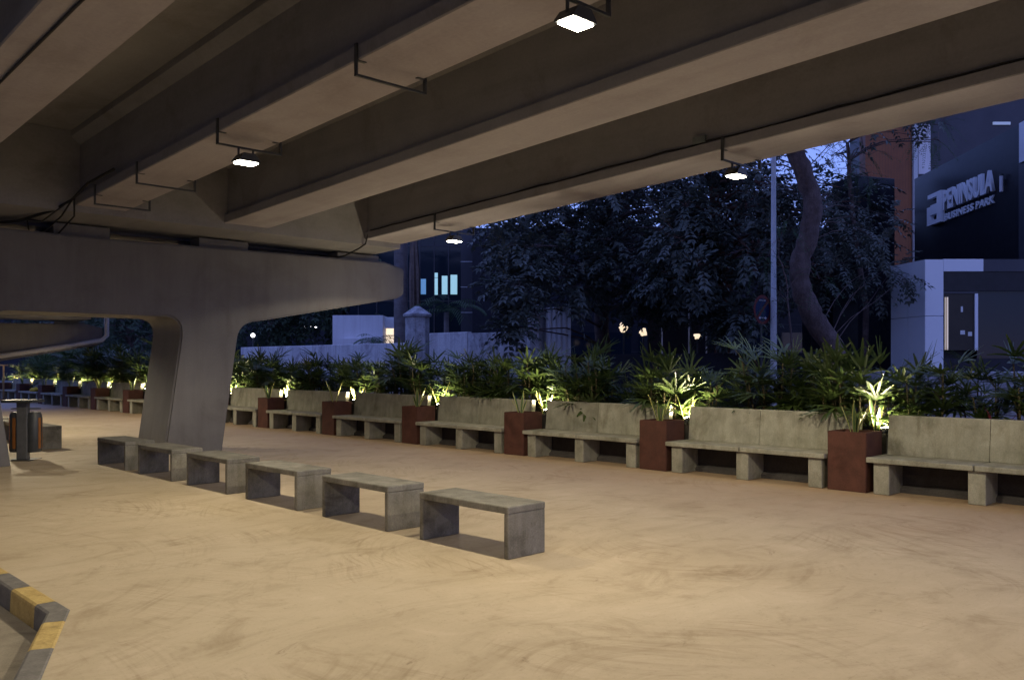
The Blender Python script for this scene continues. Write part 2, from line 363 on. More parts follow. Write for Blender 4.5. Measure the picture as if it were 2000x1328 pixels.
def pier(y0, y1, dz, label, cols=True):
    root = empty('bridge_pier', (5.08, (y0+y1)/2, 0), label=label, cat='bridge pier', group='bridge piers')
    C0 = 5.08
    top = lambda x: 3.63 + .0125*x + dz
    zb = 2.43 + dz
    right = [(11.02, top(11.0)), (11.5, 3.66+dz), (11.53, 3.60+dz), (11.53, 3.14+dz), (11.49, 3.08+dz), (11.33, 3.0+dz), (8.25, 2.43+dz)]
    base = -.3
    lean = lambda z: .145*z
    def fil(cx, cz, a, b, n=6):
        return [(a[0]*(1-t)**2 + 2*cx*t*(1-t) + b[0]*t*t, a[1]*(1-t)**2 + 2*cz*t*(1-t) + b[1]*t*t) for t in (i/n for i in range(n+1))]
    zf = 2.05+dz
    xr0, xl0 = 7.36, 6.28
    pts = [(C0, top(C0))] + right[:6]
    pts += fil(xr0+lean(zb)-.02, zb-.04, (8.1, 2.405+dz), (xr0+lean(zf), zf))
    pts += [(xr0+lean(base), base), (xl0+lean(base), base)]
    pts += fil(xl0+lean(zb), zb, (xl0+lean(zf), zf), (xl0+lean(zb)-.35, zb))
    half = pts + [(C0, zb)]
    left = [(2*C0-x, z if i not in range(0, 1) else z) for i, (x, z) in enumerate(half)]
    outline = half[:-1] + [(2*C0-x, z) for x, z in reversed(half[:-1])]
    # make the left top follow the same slight crossfall
    outline = [(x, z) for x, z in outline][:-1]
    me = MB()
    # triangulated hammerhead: build as face via bmesh with bevelled rim
    bm = bmesh.new()
    vs = [bm.verts.new((x, y0, z)) for x, z in outline]
    f = bm.faces.new(vs)
    r = bmesh.ops.extrude_face_region(bm, geom=[f])
    for g in r['geom']:
        if isinstance(g, bmesh.types.BMVert): g.co.y = y1
    bm.normal_update()
    rim = [e for e in bm.edges if abs(e.verts[0].co.y-e.verts[1].co.y) < 1e-6]
    bmesh.ops.bevel(bm, geom=rim, offset=.03, segments=2, affect='EDGES')
    bmesh.ops.recalc_face_normals(bm, faces=bm.faces)
    m = bpy.data.meshes.new('crossbeam'); bm.to_mesh(m); bm.free()
    m.materials.append(MATS['pier_paint'])
    m.polygons.foreach_set('use_smooth', [True]*len(m.polygons)); m.set_sharp_from_angle(angle=R(28))
    o = bpy.data.objects.new('crossbeam', m); COL.objects.link(o)
    o.parent = root; o.matrix_parent_inverse = Matrix.Translation(-root.location)
    for (xl, xr) in GIR[:-1]:
        for yy in (y0+.14, y1-.5):
            if xl < -1: continue
            mb = MB(); mb.box((xl-.05, yy, top((xl+xr)/2)-.03), (xr+.05, yy+.38, GZ(yy+.38)-.115))
            q = mb.build('bearing_plinth', 'pier_paint'); q.parent = root; q.matrix_parent_inverse = Matrix.Translation(-root.location)
    return root
pier(15.2, 16.47, 0, 'grey concrete hammerhead pier on two leaning legs behind the loose benches')
far_pier = pier(33.4, 34.7, -.74, 'far grey hammerhead pier with a pale drainpipe, left of the near pier')
# drain pipe on the far pier
pd = MB()
pd.tube([(11.62, 33.25, 3.45), (11.62, 33.25, 2.62), (11.45, 33.25, 2.45), (10.4, 33.25, 2.24), (8.2, 33.25, 1.86), (5.2, 33.25, 1.40)], .085, 12)
pd.tube([(9.6, 33.25, 2.10), (9.52, 33.25, 2.086)], .1, 12)
tag(pd.build('drainpipe', 'pvc', smooth=True, autosmooth=40), 'pale plastic drainpipe sloping along the far pier beam', 'drainpipe')

# ------------------------------------------------------------------ floodlights and brackets under the girders
def add_bracket(mb, xl, xr, y, drop=.13):
    z = GZ(y)
    mb.box((xl-.022, y-.02, z-drop-.02), (xl-.004, y+.02, z+.15))
    mb.box((xr+.004, y-.02, z-drop-.02), (xr+.022, y+.02, z+.015))
    mb.box((xl-.004, y-.016, z-drop-.02), (xr+.004, y+.016, z-drop))
    mb.box((xl-.004, y-.02, z-.008), (xl+.09, y+.02, z-.002)); mb.box((xr-.09, y-.02, z-.008), (xr+.004, y+.02, z-.002))
LAMP_COL = (1.0, .87, .61)
def floodlight(gi, y, px, label, power=200):
    xl, xr = GIR[gi]; z = GZ(y); d = .13
    root = empty('floodlight', (px, y, z), label=label, cat='floodlight', group='floodlights under the flyover girders')
    T = Matrix.Translation(-root.location)
    def put(o): o.parent = root; o.matrix_parent_inverse = T; return o
    mb = MB(); add_bracket(mb, xl, xr, y, d); put(mb.build('bracket', 'dark_steel'))
    zb = z-d-.02
    for q0 in (-.10, .085):
        mb = MB(); mb.box((px+q0, y-.012, zb-.13), (px+q0+.015, y+.012, zb)); put(mb.build('yoke_arm', 'dark_steel'))
    mb = MB(); zt = zb-.06
    prof = [(-.07, 0), (.07, 0), (.13, -.075), (.135, -.095), (-.135, -.095), (-.13, -.075)]
    mb.prism([(px+a, zt+h) for a, h in prof], 'y', y-.10, y+.10); put(mb.build('housing', 'dark_steel'))
    mb = MB(); zl = zt-.096
    mb.bevbox((px-.118, y-.085, zl-.016), (px+.118, y+.085, zl), .008, 1); put(mb.build('lens', 'lamp_glow'))
    ld = bpy.data.lights.new('lamp_light', 'SPOT'); ld.spot_size = R(151 if gi == 0 else 149); ld.spot_blend = .1 if gi == 0 else .3; ld.shadow_soft_size = .09
    ld.energy = power*3.5; ld.color = LAMP_COL
    # a floodlight reflector throws more light sideways than straight down
    ld.use_nodes = True; ln = ld.node_tree; em = ln.nodes['Emission']
    tc = N(ln, 'ShaderNodeTexCoord'); sp = N(ln, 'ShaderNodeSeparateXYZ'); ln.links.new(tc.outputs['Normal'], sp.inputs[0])
    ab = N(ln, 'ShaderNodeMath', operation='ABSOLUTE'); ln.links.new(sp.outputs[2], ab.inputs[0])
    pw = N(ln, 'ShaderNodeMath', operation='POWER'); ln.links.new(ab.outputs[0], pw.inputs[0]); pw.inputs[1].default_value = -1.3
    mn = N(ln, 'ShaderNodeMath', operation='MINIMUM'); ln.links.new(pw.outputs[0], mn.inputs[0]); mn.inputs[1].default_value = 3.0
    ln.links.new(mn.outputs[0], em.inputs['Strength'])
    lo = bpy.data.objects.new('lamp_light', ld); COL.objects.link(lo); lo.location = (px, y, zl-.03); put(lo)
    return root
FL = [(2, 4.42, 4.98, 'brightest floodlight, hung from the middle girder at the top of the view'),
      (2, 9.56, 4.92, 'small floodlight on a bracket under the middle girder, left in the view'),
      (0, 6.27, 10.3, 'floodlight under the outer girder in front of the lamp post and trees'),
      (0, 12.24, 10.43, 'distant floodlight under the outer girder near the end of the pier beam'),
      (2, -.7, 4.97, 'floodlight under the middle girder nearest the viewer, out of the view'),
      (4, 2.6, -.1, 'added fill lamp under the inner girder beside the service road, out of the view'),  # unseen lamp added to brighten the near floor and gutter
      (4, 8.2, -.1, 'second added fill lamp under the inner girder beside the service road, out of the view'),  # also an added fill, kept weak
      (2, 21.5, 4.97, 'floodlight under the next span, hidden behind the near pier'),
      (2, 27.5, 4.97, 'floodlight under the next span, hidden behind the near pier beam'),
      (0, 24.5, 10.43, 'floodlight under the outer girder of the next span')]
POW = [118, 104, 24, 24, 84, 78, 22, 150, 150, 30]
for (gi, y, px, lab), p in zip(FL, POW): floodlight(gi, y, px, lab, p)
for y, wh in ((6.75, 'nearest and largest, left of the bright floodlight'), (11.95, 'second from the pier, with no lamp'), (13.55, 'farthest, close to the pier end')):
    mb = MB(); add_bracket(mb, *GIR[2], y)
    tag(mb.build('lamp_bracket', 'dark_steel'), 'empty lamp bracket under the middle girder, '+wh, 'bracket', 'empty brackets under the middle girder')
# cables
def wavy(p0, p1, n, amp, rad, name, label):
    mb = MB(); pts = []
    p0, p1 = Vector(p0), Vector(p1)
    for i in range(n+1):
        t = i/n; p = p0.lerp(p1, t); p.z += random.uniform(-amp, amp)*(0 < i < n); pts.append(p)
    mb.tube(pts, rad, 6); return tag(mb.build(name, 'cable', smooth=True), label, 'cable')
xl = GIR[0][0]
wavy((xl+.03, 14.3, GZ(14.3)+.165), (xl+.03, -2, GZ(-2)+.165), 46, .014, .013, 'power_cable', 'black power cable sagging along the ledge of the outer girder')
wavy((2.28, 14.3, GZ(14.3)-.02), (2.28, -2, GZ(-2)-.02), 30, .002, .014, 'conduit', 'dark conduit clipped under the leftmost girder')
mb = MB(); z = GZ(14)
mb.tube([(4.5, 12.6, GZ(12.6)+.17), (4.48, 13.6, GZ(13.6)+.16), (4.46, 14.2, z+.02), (4.3, 14.6, z-.12), (4.0, 15.3, 3.85), (3.4, 15.5, 3.75), (2.6, 15.7, 3.74)], .022, 6)
mb.tube([(4.46, 14.2, z+.02), (4.4, 14.5, z-.2), (4.38, 15.1, 3.75), (4.3, 15.5, 3.70)], .014, 6)
mb.tube([(4.46, 14.1, z+.05), (4.55, 14.4, z-.2), (4.62, 14.9, 3.85), (4.6, 15.35, 3.71)], .014, 6)
mb.tube([(4.42, 14.3, z-.02), (4.15, 14.6, z-.3), (4.05, 15.0, 3.85), (4.2, 15.45, 3.72)], .012, 6)
tag(mb.build('cable_bundle', 'cable', smooth=True), 'tangle of black cables drooping from the middle girder onto the pier', 'cables')
mb = MB(); mb.tube([(10.02, 13.9, GZ(14)+.17), (10.0, 14.35, GZ(14.35)+.12), (9.95, 14.38, GZ(14.35)-.1), (9.95, 14.6, 3.9), (9.95, 15.1, 3.8), (9.9, 15.4, 3.77)], .016, 6)
tag(mb.build('cable_drop', 'cable', smooth=True), 'black cable bending down from the outer girder to the pier end', 'cable')
mb = MB(); mb.bevbox((xl+.005, 6.55, GZ(6.6)+.16), (xl+.06, 6.75, GZ(6.6)+.26), .006); tag(mb.build('junction_box', 'steel'), 'small grey junction box on the outer girder ledge above a floodlight', 'junction box')

# ------------------------------------------------------------------ loose concrete benches
def loose_bench():
    root = empty('concrete_bench')
    L, D, T, Hh = 1.17, .44, .062, .43
    s = MB(); s.bevbox((0, 0, Hh-T), (D, L, Hh), .011, 2); s.build('seat', 'cast', root)
    for y in (0, L-.056):
        m = MB(); m.bevbox((.002, y+.002*(y == 0), 0), (D-.002, y+.056-.002*(y > 0), Hh-T+.001), .006, 1); m.build('leg', 'cast', root)
    return root
pb = loose_bench(); learn(pb)
BY = [5.10, 6.75, 8.41, 10.05, 11.68, 13.33, 17.68, 19.35, 21.0, 22.65]
BL = ['nearest and largest, at the right end of the row', 'second from the right in the row', 'third from the right in the row',
      'fourth from the right, third from the pier', 'fifth from the right, overlapping the pier foot', 'farthest left before the pier, partly hidden by its neighbour',
      'dark end-on bench beside the litter bin beyond the pier', 'second bench beyond the pier, behind the litter bin', 'third bench beyond the pier', 'last bench of the row beyond the pier']
for i, y in enumerate(BY):
    o = pb if i == 0 else copy_tree(pb)
    o.location = (4.93+random.uniform(-.008, .008), y, .001); o.rotation_euler = (0, 0, R(random.uniform(-.4, .4)))
    tag(o, 'low grey concrete bench, '+BL[i] if i < 6 else 'low grey concrete '+BL[i].replace('dark end-on bench', 'bench seen end-on').replace('second bench', 'bench second').replace('third bench', 'bench third').replace('last bench', 'bench last'), 'bench', 'loose concrete benches in a row')

# ------------------------------------------------------------------ perimeter seats, planters, garden lamps
def seat_module():
    root = empty('seat')
    L = 2.46
    root.name = 'wall_bench'
    for a, c in ((0, L/2-.006), (L/2+.006, L)):
        s = MB(); s.bevbox((-.06, a, .385), (.50, c, .45), .012, 2); s.build('seat', 'bench_concrete', root)
    for y in (.06, L/2-.11, L-.26):
        m = MB(); m.bevbox((.0, y, 0), (.42, y+.19, .386), .008, 1); m.build('leg', 'bench_concrete', root)
    for a, c in ((-.2, L*.5-.003), (L*.5+.003, L-.045)):
        m = MB(); pr = [(.475, .452), (.520, .932), (.533, .945), (.603, .945), (.615, .932), (.57, .452)]
        m.prism(pr, 'y', a, c); m.build('backrest', 'bench_concrete', root)
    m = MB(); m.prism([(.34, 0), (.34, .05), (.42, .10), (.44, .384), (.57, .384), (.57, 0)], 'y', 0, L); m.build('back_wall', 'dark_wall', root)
    return root
def planter():
    root = empty('planter_box')
    W, D, Hh, t = .5, .465, .745, .04
    m = MB()
    m.box((0, 0, 0), (t, W, Hh)); m.box((D-t, 0, 0), (D, W, Hh)); m.box((t, 0, 0), (D-t, t, Hh)); m.box((t, W-t, 0), (D-t, W, Hh))
    bm = bmesh.new()
    o = MB(); 
    # one clean shell with an open top
    def shell(bm):
        P = lambda x, y, z: bm.verts.new((x, y, z))
        ob = [P(0, 0, 0), P(D, 0, 0), P(D, W, 0), P(0, W, 0)]; ot = [P(0, 0, Hh), P(D, 0, Hh), P(D, W, Hh), P(0, W, Hh)]
        it = [P(t, t, Hh), P(D-t, t, Hh), P(D-t, W-t, Hh), P(t, W-t, Hh)]; ib = [P(t, t, Hh-.2), P(D-t, t, Hh-.2), P(D-t, W-t, Hh-.2), P(t, W-t, Hh-.2)]
        for k in range(4):
            j = (k+1) % 4
            bm.faces.new((ob[k], ob[j], ot[j], ot[k])); bm.faces.new((ot[k], ot[j], it[j], it[k])); bm.faces.new((it[k], it[j], ib[j], ib[k]))
        bm.faces.new(ob[::-1]); bm.faces.new(ib)
    shell(bm); bmesh.ops.recalc_face_normals(bm, faces=bm.faces)
    bmesh.ops.bevel(bm, geom=[e for e in bm.edges if max(v.co.z for v in e.verts) > .5 or e.verts[0].co.x in (0, D)], offset=.007, segments=2, affect='EDGES')
    me = bpy.data.meshes.new('box'); bm.to_mesh(me); bm.free(); me.materials.append(MATS['red_plaster'])
    q = bpy.data.objects.new('box', me); COL.objects.link(q); q.parent = root
    s = MB(); n = 7
    vs = [(t+.002+(D-2*t-.004)*i/n, t+.002+(W-2*t-.004)*j/n, Hh-.05+random.uniform(-.015, .02)) for j in range(n+1) for i in range(n+1)]
    s.add(vs, [(j*(n+1)+i, j*(n+1)+i+1, (j+1)*(n+1)+i+1, (j+1)*(n+1)+i) for j in range(n) for i in range(n)]); s.build('soil', 'soil', root, smooth=True)
    return root
def garden_lamp():
    root = empty('garden_lamp')
    m = MB(); m.box((-.06, -.012, 0), (.06, .012, .01)); m.box((-.055, -.01, .01), (-.047, .01, .06)); m.box((.047, -.01, .01), (.055, .01, .06)); m.build('bracket', 'dark_steel', root)
    m = MB(); m.prism([(-.03, .03), (.03, .03), (.045, .075), (-.045, .075)], 'x', -.045, .045); m.build('housing', 'dark_steel', root)
    m = MB(); m.bevbox((-.042, -.042, .0755), (.042, .042, .087), .004, 1); m.build('lens', 'garden_glow', root)
    ld = bpy.data.lights.new('lamp_light', 'SPOT'); ld.energy = 290; ld.color = (1, .84, .56); ld.spot_size = R(165); ld.spot_blend = .6; ld.shadow_soft_size = .05
    lo = bpy.data.objects.new('lamp_light', ld); COL.objects.link(lo); lo.parent = root; lo.location = (0, 0, .11); lo.rotation_euler = (R(180), 0, 0)
    return root
pseat, pplant, plamp = seat_module(), planter(), garden_lamp()
for o in (pseat, pplant, plamp): learn(o)
K0, K1 = -1, 13
PX = 10.65
def bay_word(k):                 # k = 0 is the rightmost red planter in the photo
    if k < 0: return 'beyond right edge'
    if k <= 5: return ordinal(k)+' from right'
    if k <= 7: return 'hidden by pier, '+('righthand' if k == 6 else 'lefthand')
    return ordinal(k-8)+' beyond the pier'
for k in range(K0, K1+1):
    y = 4.65 + 3.0*k; x = PX + (0.02*k if k < 6 else .1)*.6 - .02
    o = pplant if k == K0 else copy_tree(pplant)
    o.location = (x, y, .001)
    tag(o, 'square brick-red plaster planter between benches, '+bay_word(k), 'planter', 'red planters along the seating edge')
    o = pseat if k == K0 else copy_tree(pseat)
    o.location = (x, y-2.48, .001)
    tag(o, 'concrete wall bench on the right of the red planter '+bay_word(k), 'bench', 'wall benches along the seating edge')
    o = plamp if k == K0 else copy_tree(plamp)
    o.location = (x+.56, y-.01, .70); o.rotation_euler = (R(random.uniform(-22, -6)), R(random.uniform(2, 14)), 0)
    for ch in bpy.data.objects:
        if ch.parent == o and ch.type == 'LIGHT':
            ch.data = ch.data.copy(); ch.data.energy *= random.uniform(.6, 1.15)*(1 if k < 6 else .8)
    tag(o, 'small glaring spotlight in the red planter '+bay_word(k), 'garden light', 'spotlights in the planters')

YA, YB = 4.65+3*K0-2.5, 4.65+3*K1+.6
b = MB(); n = 120
vs = []
for i in range(n+1):
    for xx in (PX+.64, PX+1.2, PX+1.75): vs.append((xx, YA+(YB-YA)*i/n, .70+random.uniform(-.04, .06)))
b.add(vs, [(i*3+j, i*3+j+1, i*3+j+4, i*3+j+3) for i in range(n) for j in range(2)]); tag(b.build('soil_bed', 'soil', smooth=True), **S)
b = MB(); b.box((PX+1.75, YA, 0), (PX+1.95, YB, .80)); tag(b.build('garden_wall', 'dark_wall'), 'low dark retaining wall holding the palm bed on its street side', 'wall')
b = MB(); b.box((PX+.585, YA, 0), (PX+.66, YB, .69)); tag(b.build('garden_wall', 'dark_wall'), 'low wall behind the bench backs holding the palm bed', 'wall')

# ------------------------------------------------------------------ plants
def strip(mb, p, d, nrm, L, w, droop, seg=3, mi=0, prof=(.55, 1, .9, .35), fold=.25):
    # a leaf blade: two strips meeting at a folded midrib
    side = d.cross(nrm).normalized(); pts = []
    pos = Vector(p); dd = Vector(d)
    for i in range(seg+1):
        pts.append((pos.copy(), dd.copy()))
        pos = pos + dd*(L/seg); dd = (dd + Vector((0, 0, -droop/seg))).normalized()
    vs = []
    for i, (q, e) in enumerate(pts):
        ww = w*prof[min(i, len(prof)-1)]/2
        up = side.cross(e).normalized()
        vs += [q - side*ww + up*ww*fold, q, q + side*ww + up*ww*fold]
    fs = []
    for i in range(seg):
        a = i*3; fs += [(a, a+1, a+4, a+3), (a+1, a+2, a+5, a+4)]
    mb.add(vs, fs, mi)
def fan(mb, p, axis, rng, n, L, w):
    # palmate leaf: blades spread round the axis
    axis = axis.normalized()
    a = axis.cross(Vector((0, 0, 1)));  a = a.normalized() if a.length > .05 else Vector((1, 0, 0))
    nrm = a.cross(axis).normalized()
    spread = rng.uniform(1.9, 2.8)
    for i in range(n):
        t = (i/(n-1)-.5)*spread
        d = (axis*math.cos(t) + a*math.sin(t) + nrm*rng.uniform(.0, .25)).normalized()
        strip(mb, p, d, nrm, L*(1-.18*abs(t))*rng.uniform(.85, 1.1), w*rng.uniform(.8, 1.2), rng.uniform(.1, .6))
def rhapis(seed, hgt, nst, rad, nfan=8):
    rng = random.Random(seed); root = empty('fan_palm')
    st, fo = MB(), MB(); fo.open = True
    for i in range(nst):
        a = rng.uniform(0, 6.28); r = rad*math.sqrt(rng.random())
        base = Vector((r*math.cos(a), r*math.sin(a), 0)); h = hgt*rng.uniform(.45, 1.0)
        lean = Vector((math.cos(a)*rng.uniform(0, .25), math.sin(a)*rng.uniform(0, .25), 1))
        tip = base + lean*h*.75
        st.tube([base, base.lerp(tip, .5)+Vector((rng.uniform(-.02, .02), rng.uniform(-.02, .02), 0)), tip], [.013, .012, .008], 5)
        for k in range(nfan):
            t = .18 + .82*(k+rng.random())/nfan
            q = base.lerp(tip, min(t, 1)); az = k*2.4 + rng.uniform(-.4, .4); el = rng.uniform(-.1, .9) if t < .85 else rng.uniform(.5, 1.4)
            d = Vector((math.cos(az)*math.cos(el), math.sin(az)*math.cos(el), math.sin(el)))
            pl = rng.uniform(.10, .24)
            st.tube([q, q+d*pl*.6+Vector((0, 0, .01)), q+d*pl], .0035, 3, cap=False)
            fan(fo, q+d*pl, (d + Vector((0, 0, rng.uniform(-.5, .1)))), rng, rng.choice((5, 6, 7, 8)), rng.uniform(.26, .43), rng.uniform(.026, .042))
    st.build('stems', 'stem', root, smooth=True); fo.build('foliage', 'palm_leaf', root, smooth=True)
    return root
def at_soil(o, x, y, z, rz, s): o.location = (x, y, z); o.rotation_euler = (0, 0, rz); o.scale = (s, s, s)
palms = [rhapis(11+i, h, n, r) for i, (h, n, r) in enumerate([(1.0, 9, .26), (1.2, 9, .28), (.85, 9, .3), (1.3, 7, .24), (.95, 11, .34), (1.1, 8, .24)])]
for p in palms: learn(p)
POSW = ['at its left end', 'left of its middle', 'right of its middle', 'at its right end']
cnt = 0; used = set()
rp = random.Random(5)
for k in range(K0, K1+1):
    y = 4.65+3.0*k
    for j in range(6):
        i = rp.randrange(len(palms)); 
        o = palms[i] if i not in used else copy_tree(palms[i]); used.add(i)
        yy = y + .1 - j*.5 + rp.uniform(-.14, .14)
        sc_ = rp.choice((.86, .98, 1.08, 1.16, 1.28))
        if k >= 8: sc_ *= 1.22
        at_soil(o, PX+1.15+rp.uniform(-.16, .3), yy, .69, rp.uniform(0, 6.28), sc_)
        if j == 0: txt = 'bushy fan palm behind the red planter '+bay_word(k)
        else: txt = 'bushy fan palm behind the wall bench right of planter '+bay_word(k)+', '+['', 'left end', 'left part', 'middle', 'right part', 'right end'][j]
        tag(o, txt, 'fan palm', 'fan palms in the bed behind the benches')
for i, p in enumerate(palms):
    if i not in used: at_soil(p, PX+1.3, YA+.3, .69, 0, 1); tag(p, 'fan palm at the very right end of the bed', 'fan palm')

def snake_plant(seed):
    rng = random.Random(seed); root = empty('snake_plant'); m = MB(); m.open = True
    for i in range(rng.choice((4, 5, 6))):
        a = rng.uniform(0, 6.28); d = Vector((math.cos(a)*rng.uniform(.05, .38), math.sin(a)*rng.uniform(.05, .38), 1)).normalized()
        L = rng.uniform(.28, .52); w = rng.uniform(.045, .065); p = Vector((math.cos(a)*.03, math.sin(a)*.03, 0))
        side = Vector((-math.sin(a+rng.uniform(-.5, .5)), math.cos(a), 0)).normalized(); tw = rng.uniform(-.6, .6)
        rows = []
        for s_ in range(7):
            t = s_/6; q = p + d*L*t + Vector((math.cos(a), math.sin(a), 0))*.06*t*t
            ang = tw*t; sd = (Matrix.Rotation(ang, 3, d) @ side)
            ww = w/2*(.6+.9*t if t < .4 else .96 if t < .75 else .96*(1-(t-.75)/.25)+.02)
            n = sd.cross(d)
            rows.append([q - sd*ww + n*.008, q - sd*ww*.72, q, q + sd*ww*.72, q + sd*ww + n*.008])
        vs = [x for r in rows for x in r]
        for s_ in range(6):
            for c in range(4):
                a0 = s_*5+c; m.mi.append(1 if c in (0, 3) else 0); m.f.append(tuple(len(m.v)+z for z in (a0, a0+1, a0+6, a0+5)))
        m.v += [tuple(x) for x in vs]
    m.build('leaves', ['snake_leaf', 'snake_edge'], root, smooth=True); return root
def shrub(seed, mat, n, L, w, name):
    rng = random.Random(seed); root = empty(name); m = MB(); m.open = True; st = MB()
    for i in range(n):
        a = rng.uniform(0, 6.28); el = rng.uniform(.2, 1.35)
        d = Vector((math.cos(a)*math.cos(el), math.sin(a)*math.cos(el), math.sin(el)))
        q = Vector((0, 0, .02)) + d*rng.uniform(.03, .12)
        st.tube([(0, 0, 0), q], .004, 3, cap=False)
        strip(m, q, d, Vector((-math.sin(a), math.cos(a), 0)).cross(d), L*rng.uniform(.6, 1.1), w*rng.uniform(.7, 1.2), rng.uniform(.3, 1.3), 4, 0, (.2, .85, 1, .7, .08))
    st.build('stems', 'stem', root); m.build('leaves', mat, root, smooth=True); return root
snakes = [snake_plant(31+i) for i in range(4)]; shrubs = [shrub(51+i, 'broad_leaf', 16, .22, .06, 'leafy_shrub') for i in range(3)]
reds = [shrub(71+i, 'red_leaf', 9, .26, .045, 'cordyline') for i in range(2)]
for o in snakes+shrubs+reds: learn(o)
us = set()
for k in range(K0, K1+1):
    y = 4.65+3.0*k; x = PX + (0.02*k if k < 6 else .1)*.6 - .02
    for lst, nm, dx, dy, z, lab, cat, grp in ((snakes, 's', .20, .28, .70, 'yellow-edged snake plant in the red planter ', 'snake plant', 'snake plants in the planters'),
                                  (snakes, 's', .70, .12, .70, 'spotlit snake plant just behind the red planter ', 'snake plant', 'snake plants in the planters'),
                                  (shrubs, 'b', .84, .26, .70, 'bright spotlit leafy shrub behind the red planter ', 'shrub', 'leafy shrubs beside the spotlights'),
                                  (reds, 'r', .86, -1.2, .70, 'dark red strap-leaved plant behind the bench right of planter ', 'cordyline', 'dark red plants under the palms')):
        c = rp.randrange(len(lst)); o = lst[c] if (nm, c) not in us else copy_tree(lst[c]); us.add((nm, c))
        at_soil(o, x+dx+rp.uniform(-.03, .03), y+dy+rp.uniform(-.04, .04), z, rp.uniform(0, 6.28), rp.uniform(.85, 1.15))
        tag(o, lab+bay_word(k), cat, grp)
for lst, nm in ((snakes, 's'), (shrubs, 'b'), (reds, 'r')):
    for c, o in enumerate(lst):
        if (nm, c) not in us: at_soil(o, PX+.95, YA+.2, .69, 0, 1); tag(o, 'small plant at the very right end of the bed', 'plant')

# ------------------------------------------------------------------ litter bin, stall frame, yellow bag
bin_ = empty('litter_bin', (4.28, 16.05, 0), R(-44), label='dark twin litter bin with orange panels beside the left pier leg', cat='litter bin')
m = MB(); m.bevbox((-.07, -.09, .012), (.10, .02, .955), .008); m.build('post', 'post_dark', bin_)
m = MB(); m.bevbox((-.20, -.2, 0), (.2, .2, .012), .003, 1); m.build('base_plate', 'dark_steel', bin_)
m = MB(); m.bevbox((-.27, -.2, .955), (.25, .2, 1.0), .012); m.build('lid', 'dark_steel', bin_)
for sx in (-1, 1):
    cx = sx*.135+.005; m = MB(); prof = [(.0, .13), (.115, .13), (.12, .15), (.12, .74), (.105, .78), (.085, .82)]
    vs = []; n = 20
    m.tube([(cx, .06, .13), (cx, .06, .15), (cx, .06, .74), (cx, .06, .77), (cx, .06, .79)], [.115, .122, .122, .11, .10], 20)
    q = m.build('barrel', 'dark_steel', bin_, smooth=True, autosmooth=40)
    pm = MB()
    for a0, a1 in ((195, 232), (262, 285)) if sx < 0 else ((330, 352), (20, 50)):
        for t in range(6):
            b0, b1 = R(a0+(a1-a0)*t/6), R(a0+(a1-a0)*(t+1)/6)
            P = lambda r, a, z: (cx+r*math.cos(a), .06+r*math.sin(a), z)
            vs = [P(r, a, z) for r in (.1235, .128) for a in (b0, b1) for z in (.19, .70)]
            pm.add(vs, [(0, 1, 3, 2), (4, 6, 7, 5), (0, 4, 5, 1), (2, 3, 7, 6), (0, 2, 6, 4), (1, 5, 7, 3)])
    pm.build('panel', 'orange', q)
    h = MB(); h.tube([(cx+.1*math.cos(t), .06+.1*math.sin(t), .85) for t in [R(12*i) for i in range(31)]], .008, 5); h.build('ring', 'dark_steel', q, smooth=True)

fr = empty('stall_frame', (10.2, 43.0, 0), label='bare wooden stall frame with a slanted strut at the left edge', cat='stall frame')
m = MB(); 
for y in (-.5, .75):
    for x in (-.35, .35):
        q = MB(); q.box((x-.03, y-.03, 0), (x+.03, y+.03, 1.5)); q.build('post', 'wood', fr)
m.box((-.38, -1.1, 1.5), (-.32, .9, 1.56)); m.box((.32, -1.1, 1.5), (.38, .9, 1.56)); m.box((-.32, -1.1, 1.5), (.32, -1.05, 1.56)); m.box((-.32, .85, 1.5), (.32, .9, 1.56)); m.build('top_rail', 'wood', fr)
m = MB(); m.tube([(-.35, -.53, .95), (-.35, -1.05, 1.5)], .025, 6); m.build('strut', 'wood', fr)
m = MB(); m.box((-.38, -.53, .02), (.38, .78, .06)); m.build('shelf', 'wood', fr)
bm = bmesh.new(); bmesh.ops.create_icosphere(bm, subdivisions=3, radius=1)
rr = random.Random(3)
for v in bm.verts:
    c = v.co; f = 1+.22*math.sin(5*c.x+1)*math.cos(4*c.y)+.1*math.sin(9*c.x+6*c.z)
    v.co = Vector((c.x*.16*f, c.y*.3*f, max(c.z*.11*f, -.055)+.055))
me = bpy.data.meshes.new('cloth_bag'); bm.to_mesh(me); bm.free(); me.materials.append(MATS['yellow_cloth']); me.polygons.foreach_set('use_smooth', [True]*len(me.polygons))
o = bpy.data.objects.new('cloth_bag', me); COL.objects.link(o); o.location = (10.93, 39.4, .452); tag(o, 'crumpled yellow cloth bag lying on a distant wall bench', 'bag')

# ------------------------------------------------------------------ street side: lamp post, no-parking sign
p = at_x(1511, 700, 20.3); p.z = 0
post = empty('lamp_post', (p.x, p.y, -.01), label='tall pale grey metal lamp post beside the no-parking sign', cat='lamp post')
m = MB(); m.tube([(0, 0, 0), (0, 0, 3.3), (0, 0, 3.32), (0, 0, 8.6)], [.082, .08, .07, .055], 16); m.build('pole', 'post_grey', post, smooth=True, autosmooth=40)
m = MB(); m.bevbox((-.18, -.18, 0), (.18, .18, .03), .005, 1); m.build('base_plate', 'post_grey', post)
m = MB(); m.tube([(0, 0, 8.6), (-.3, 0, 8.95), (-1.4, 0, 9.1)], [.05, .045, .04], 10); m.build('arm', 'post_grey', post, smooth=True)
m = MB(); m.bevbox((-2.0, -.12, 9.02), (-1.4, .12, 9.15), .04, 2); m.build('lamp_head', 'post_grey', post)

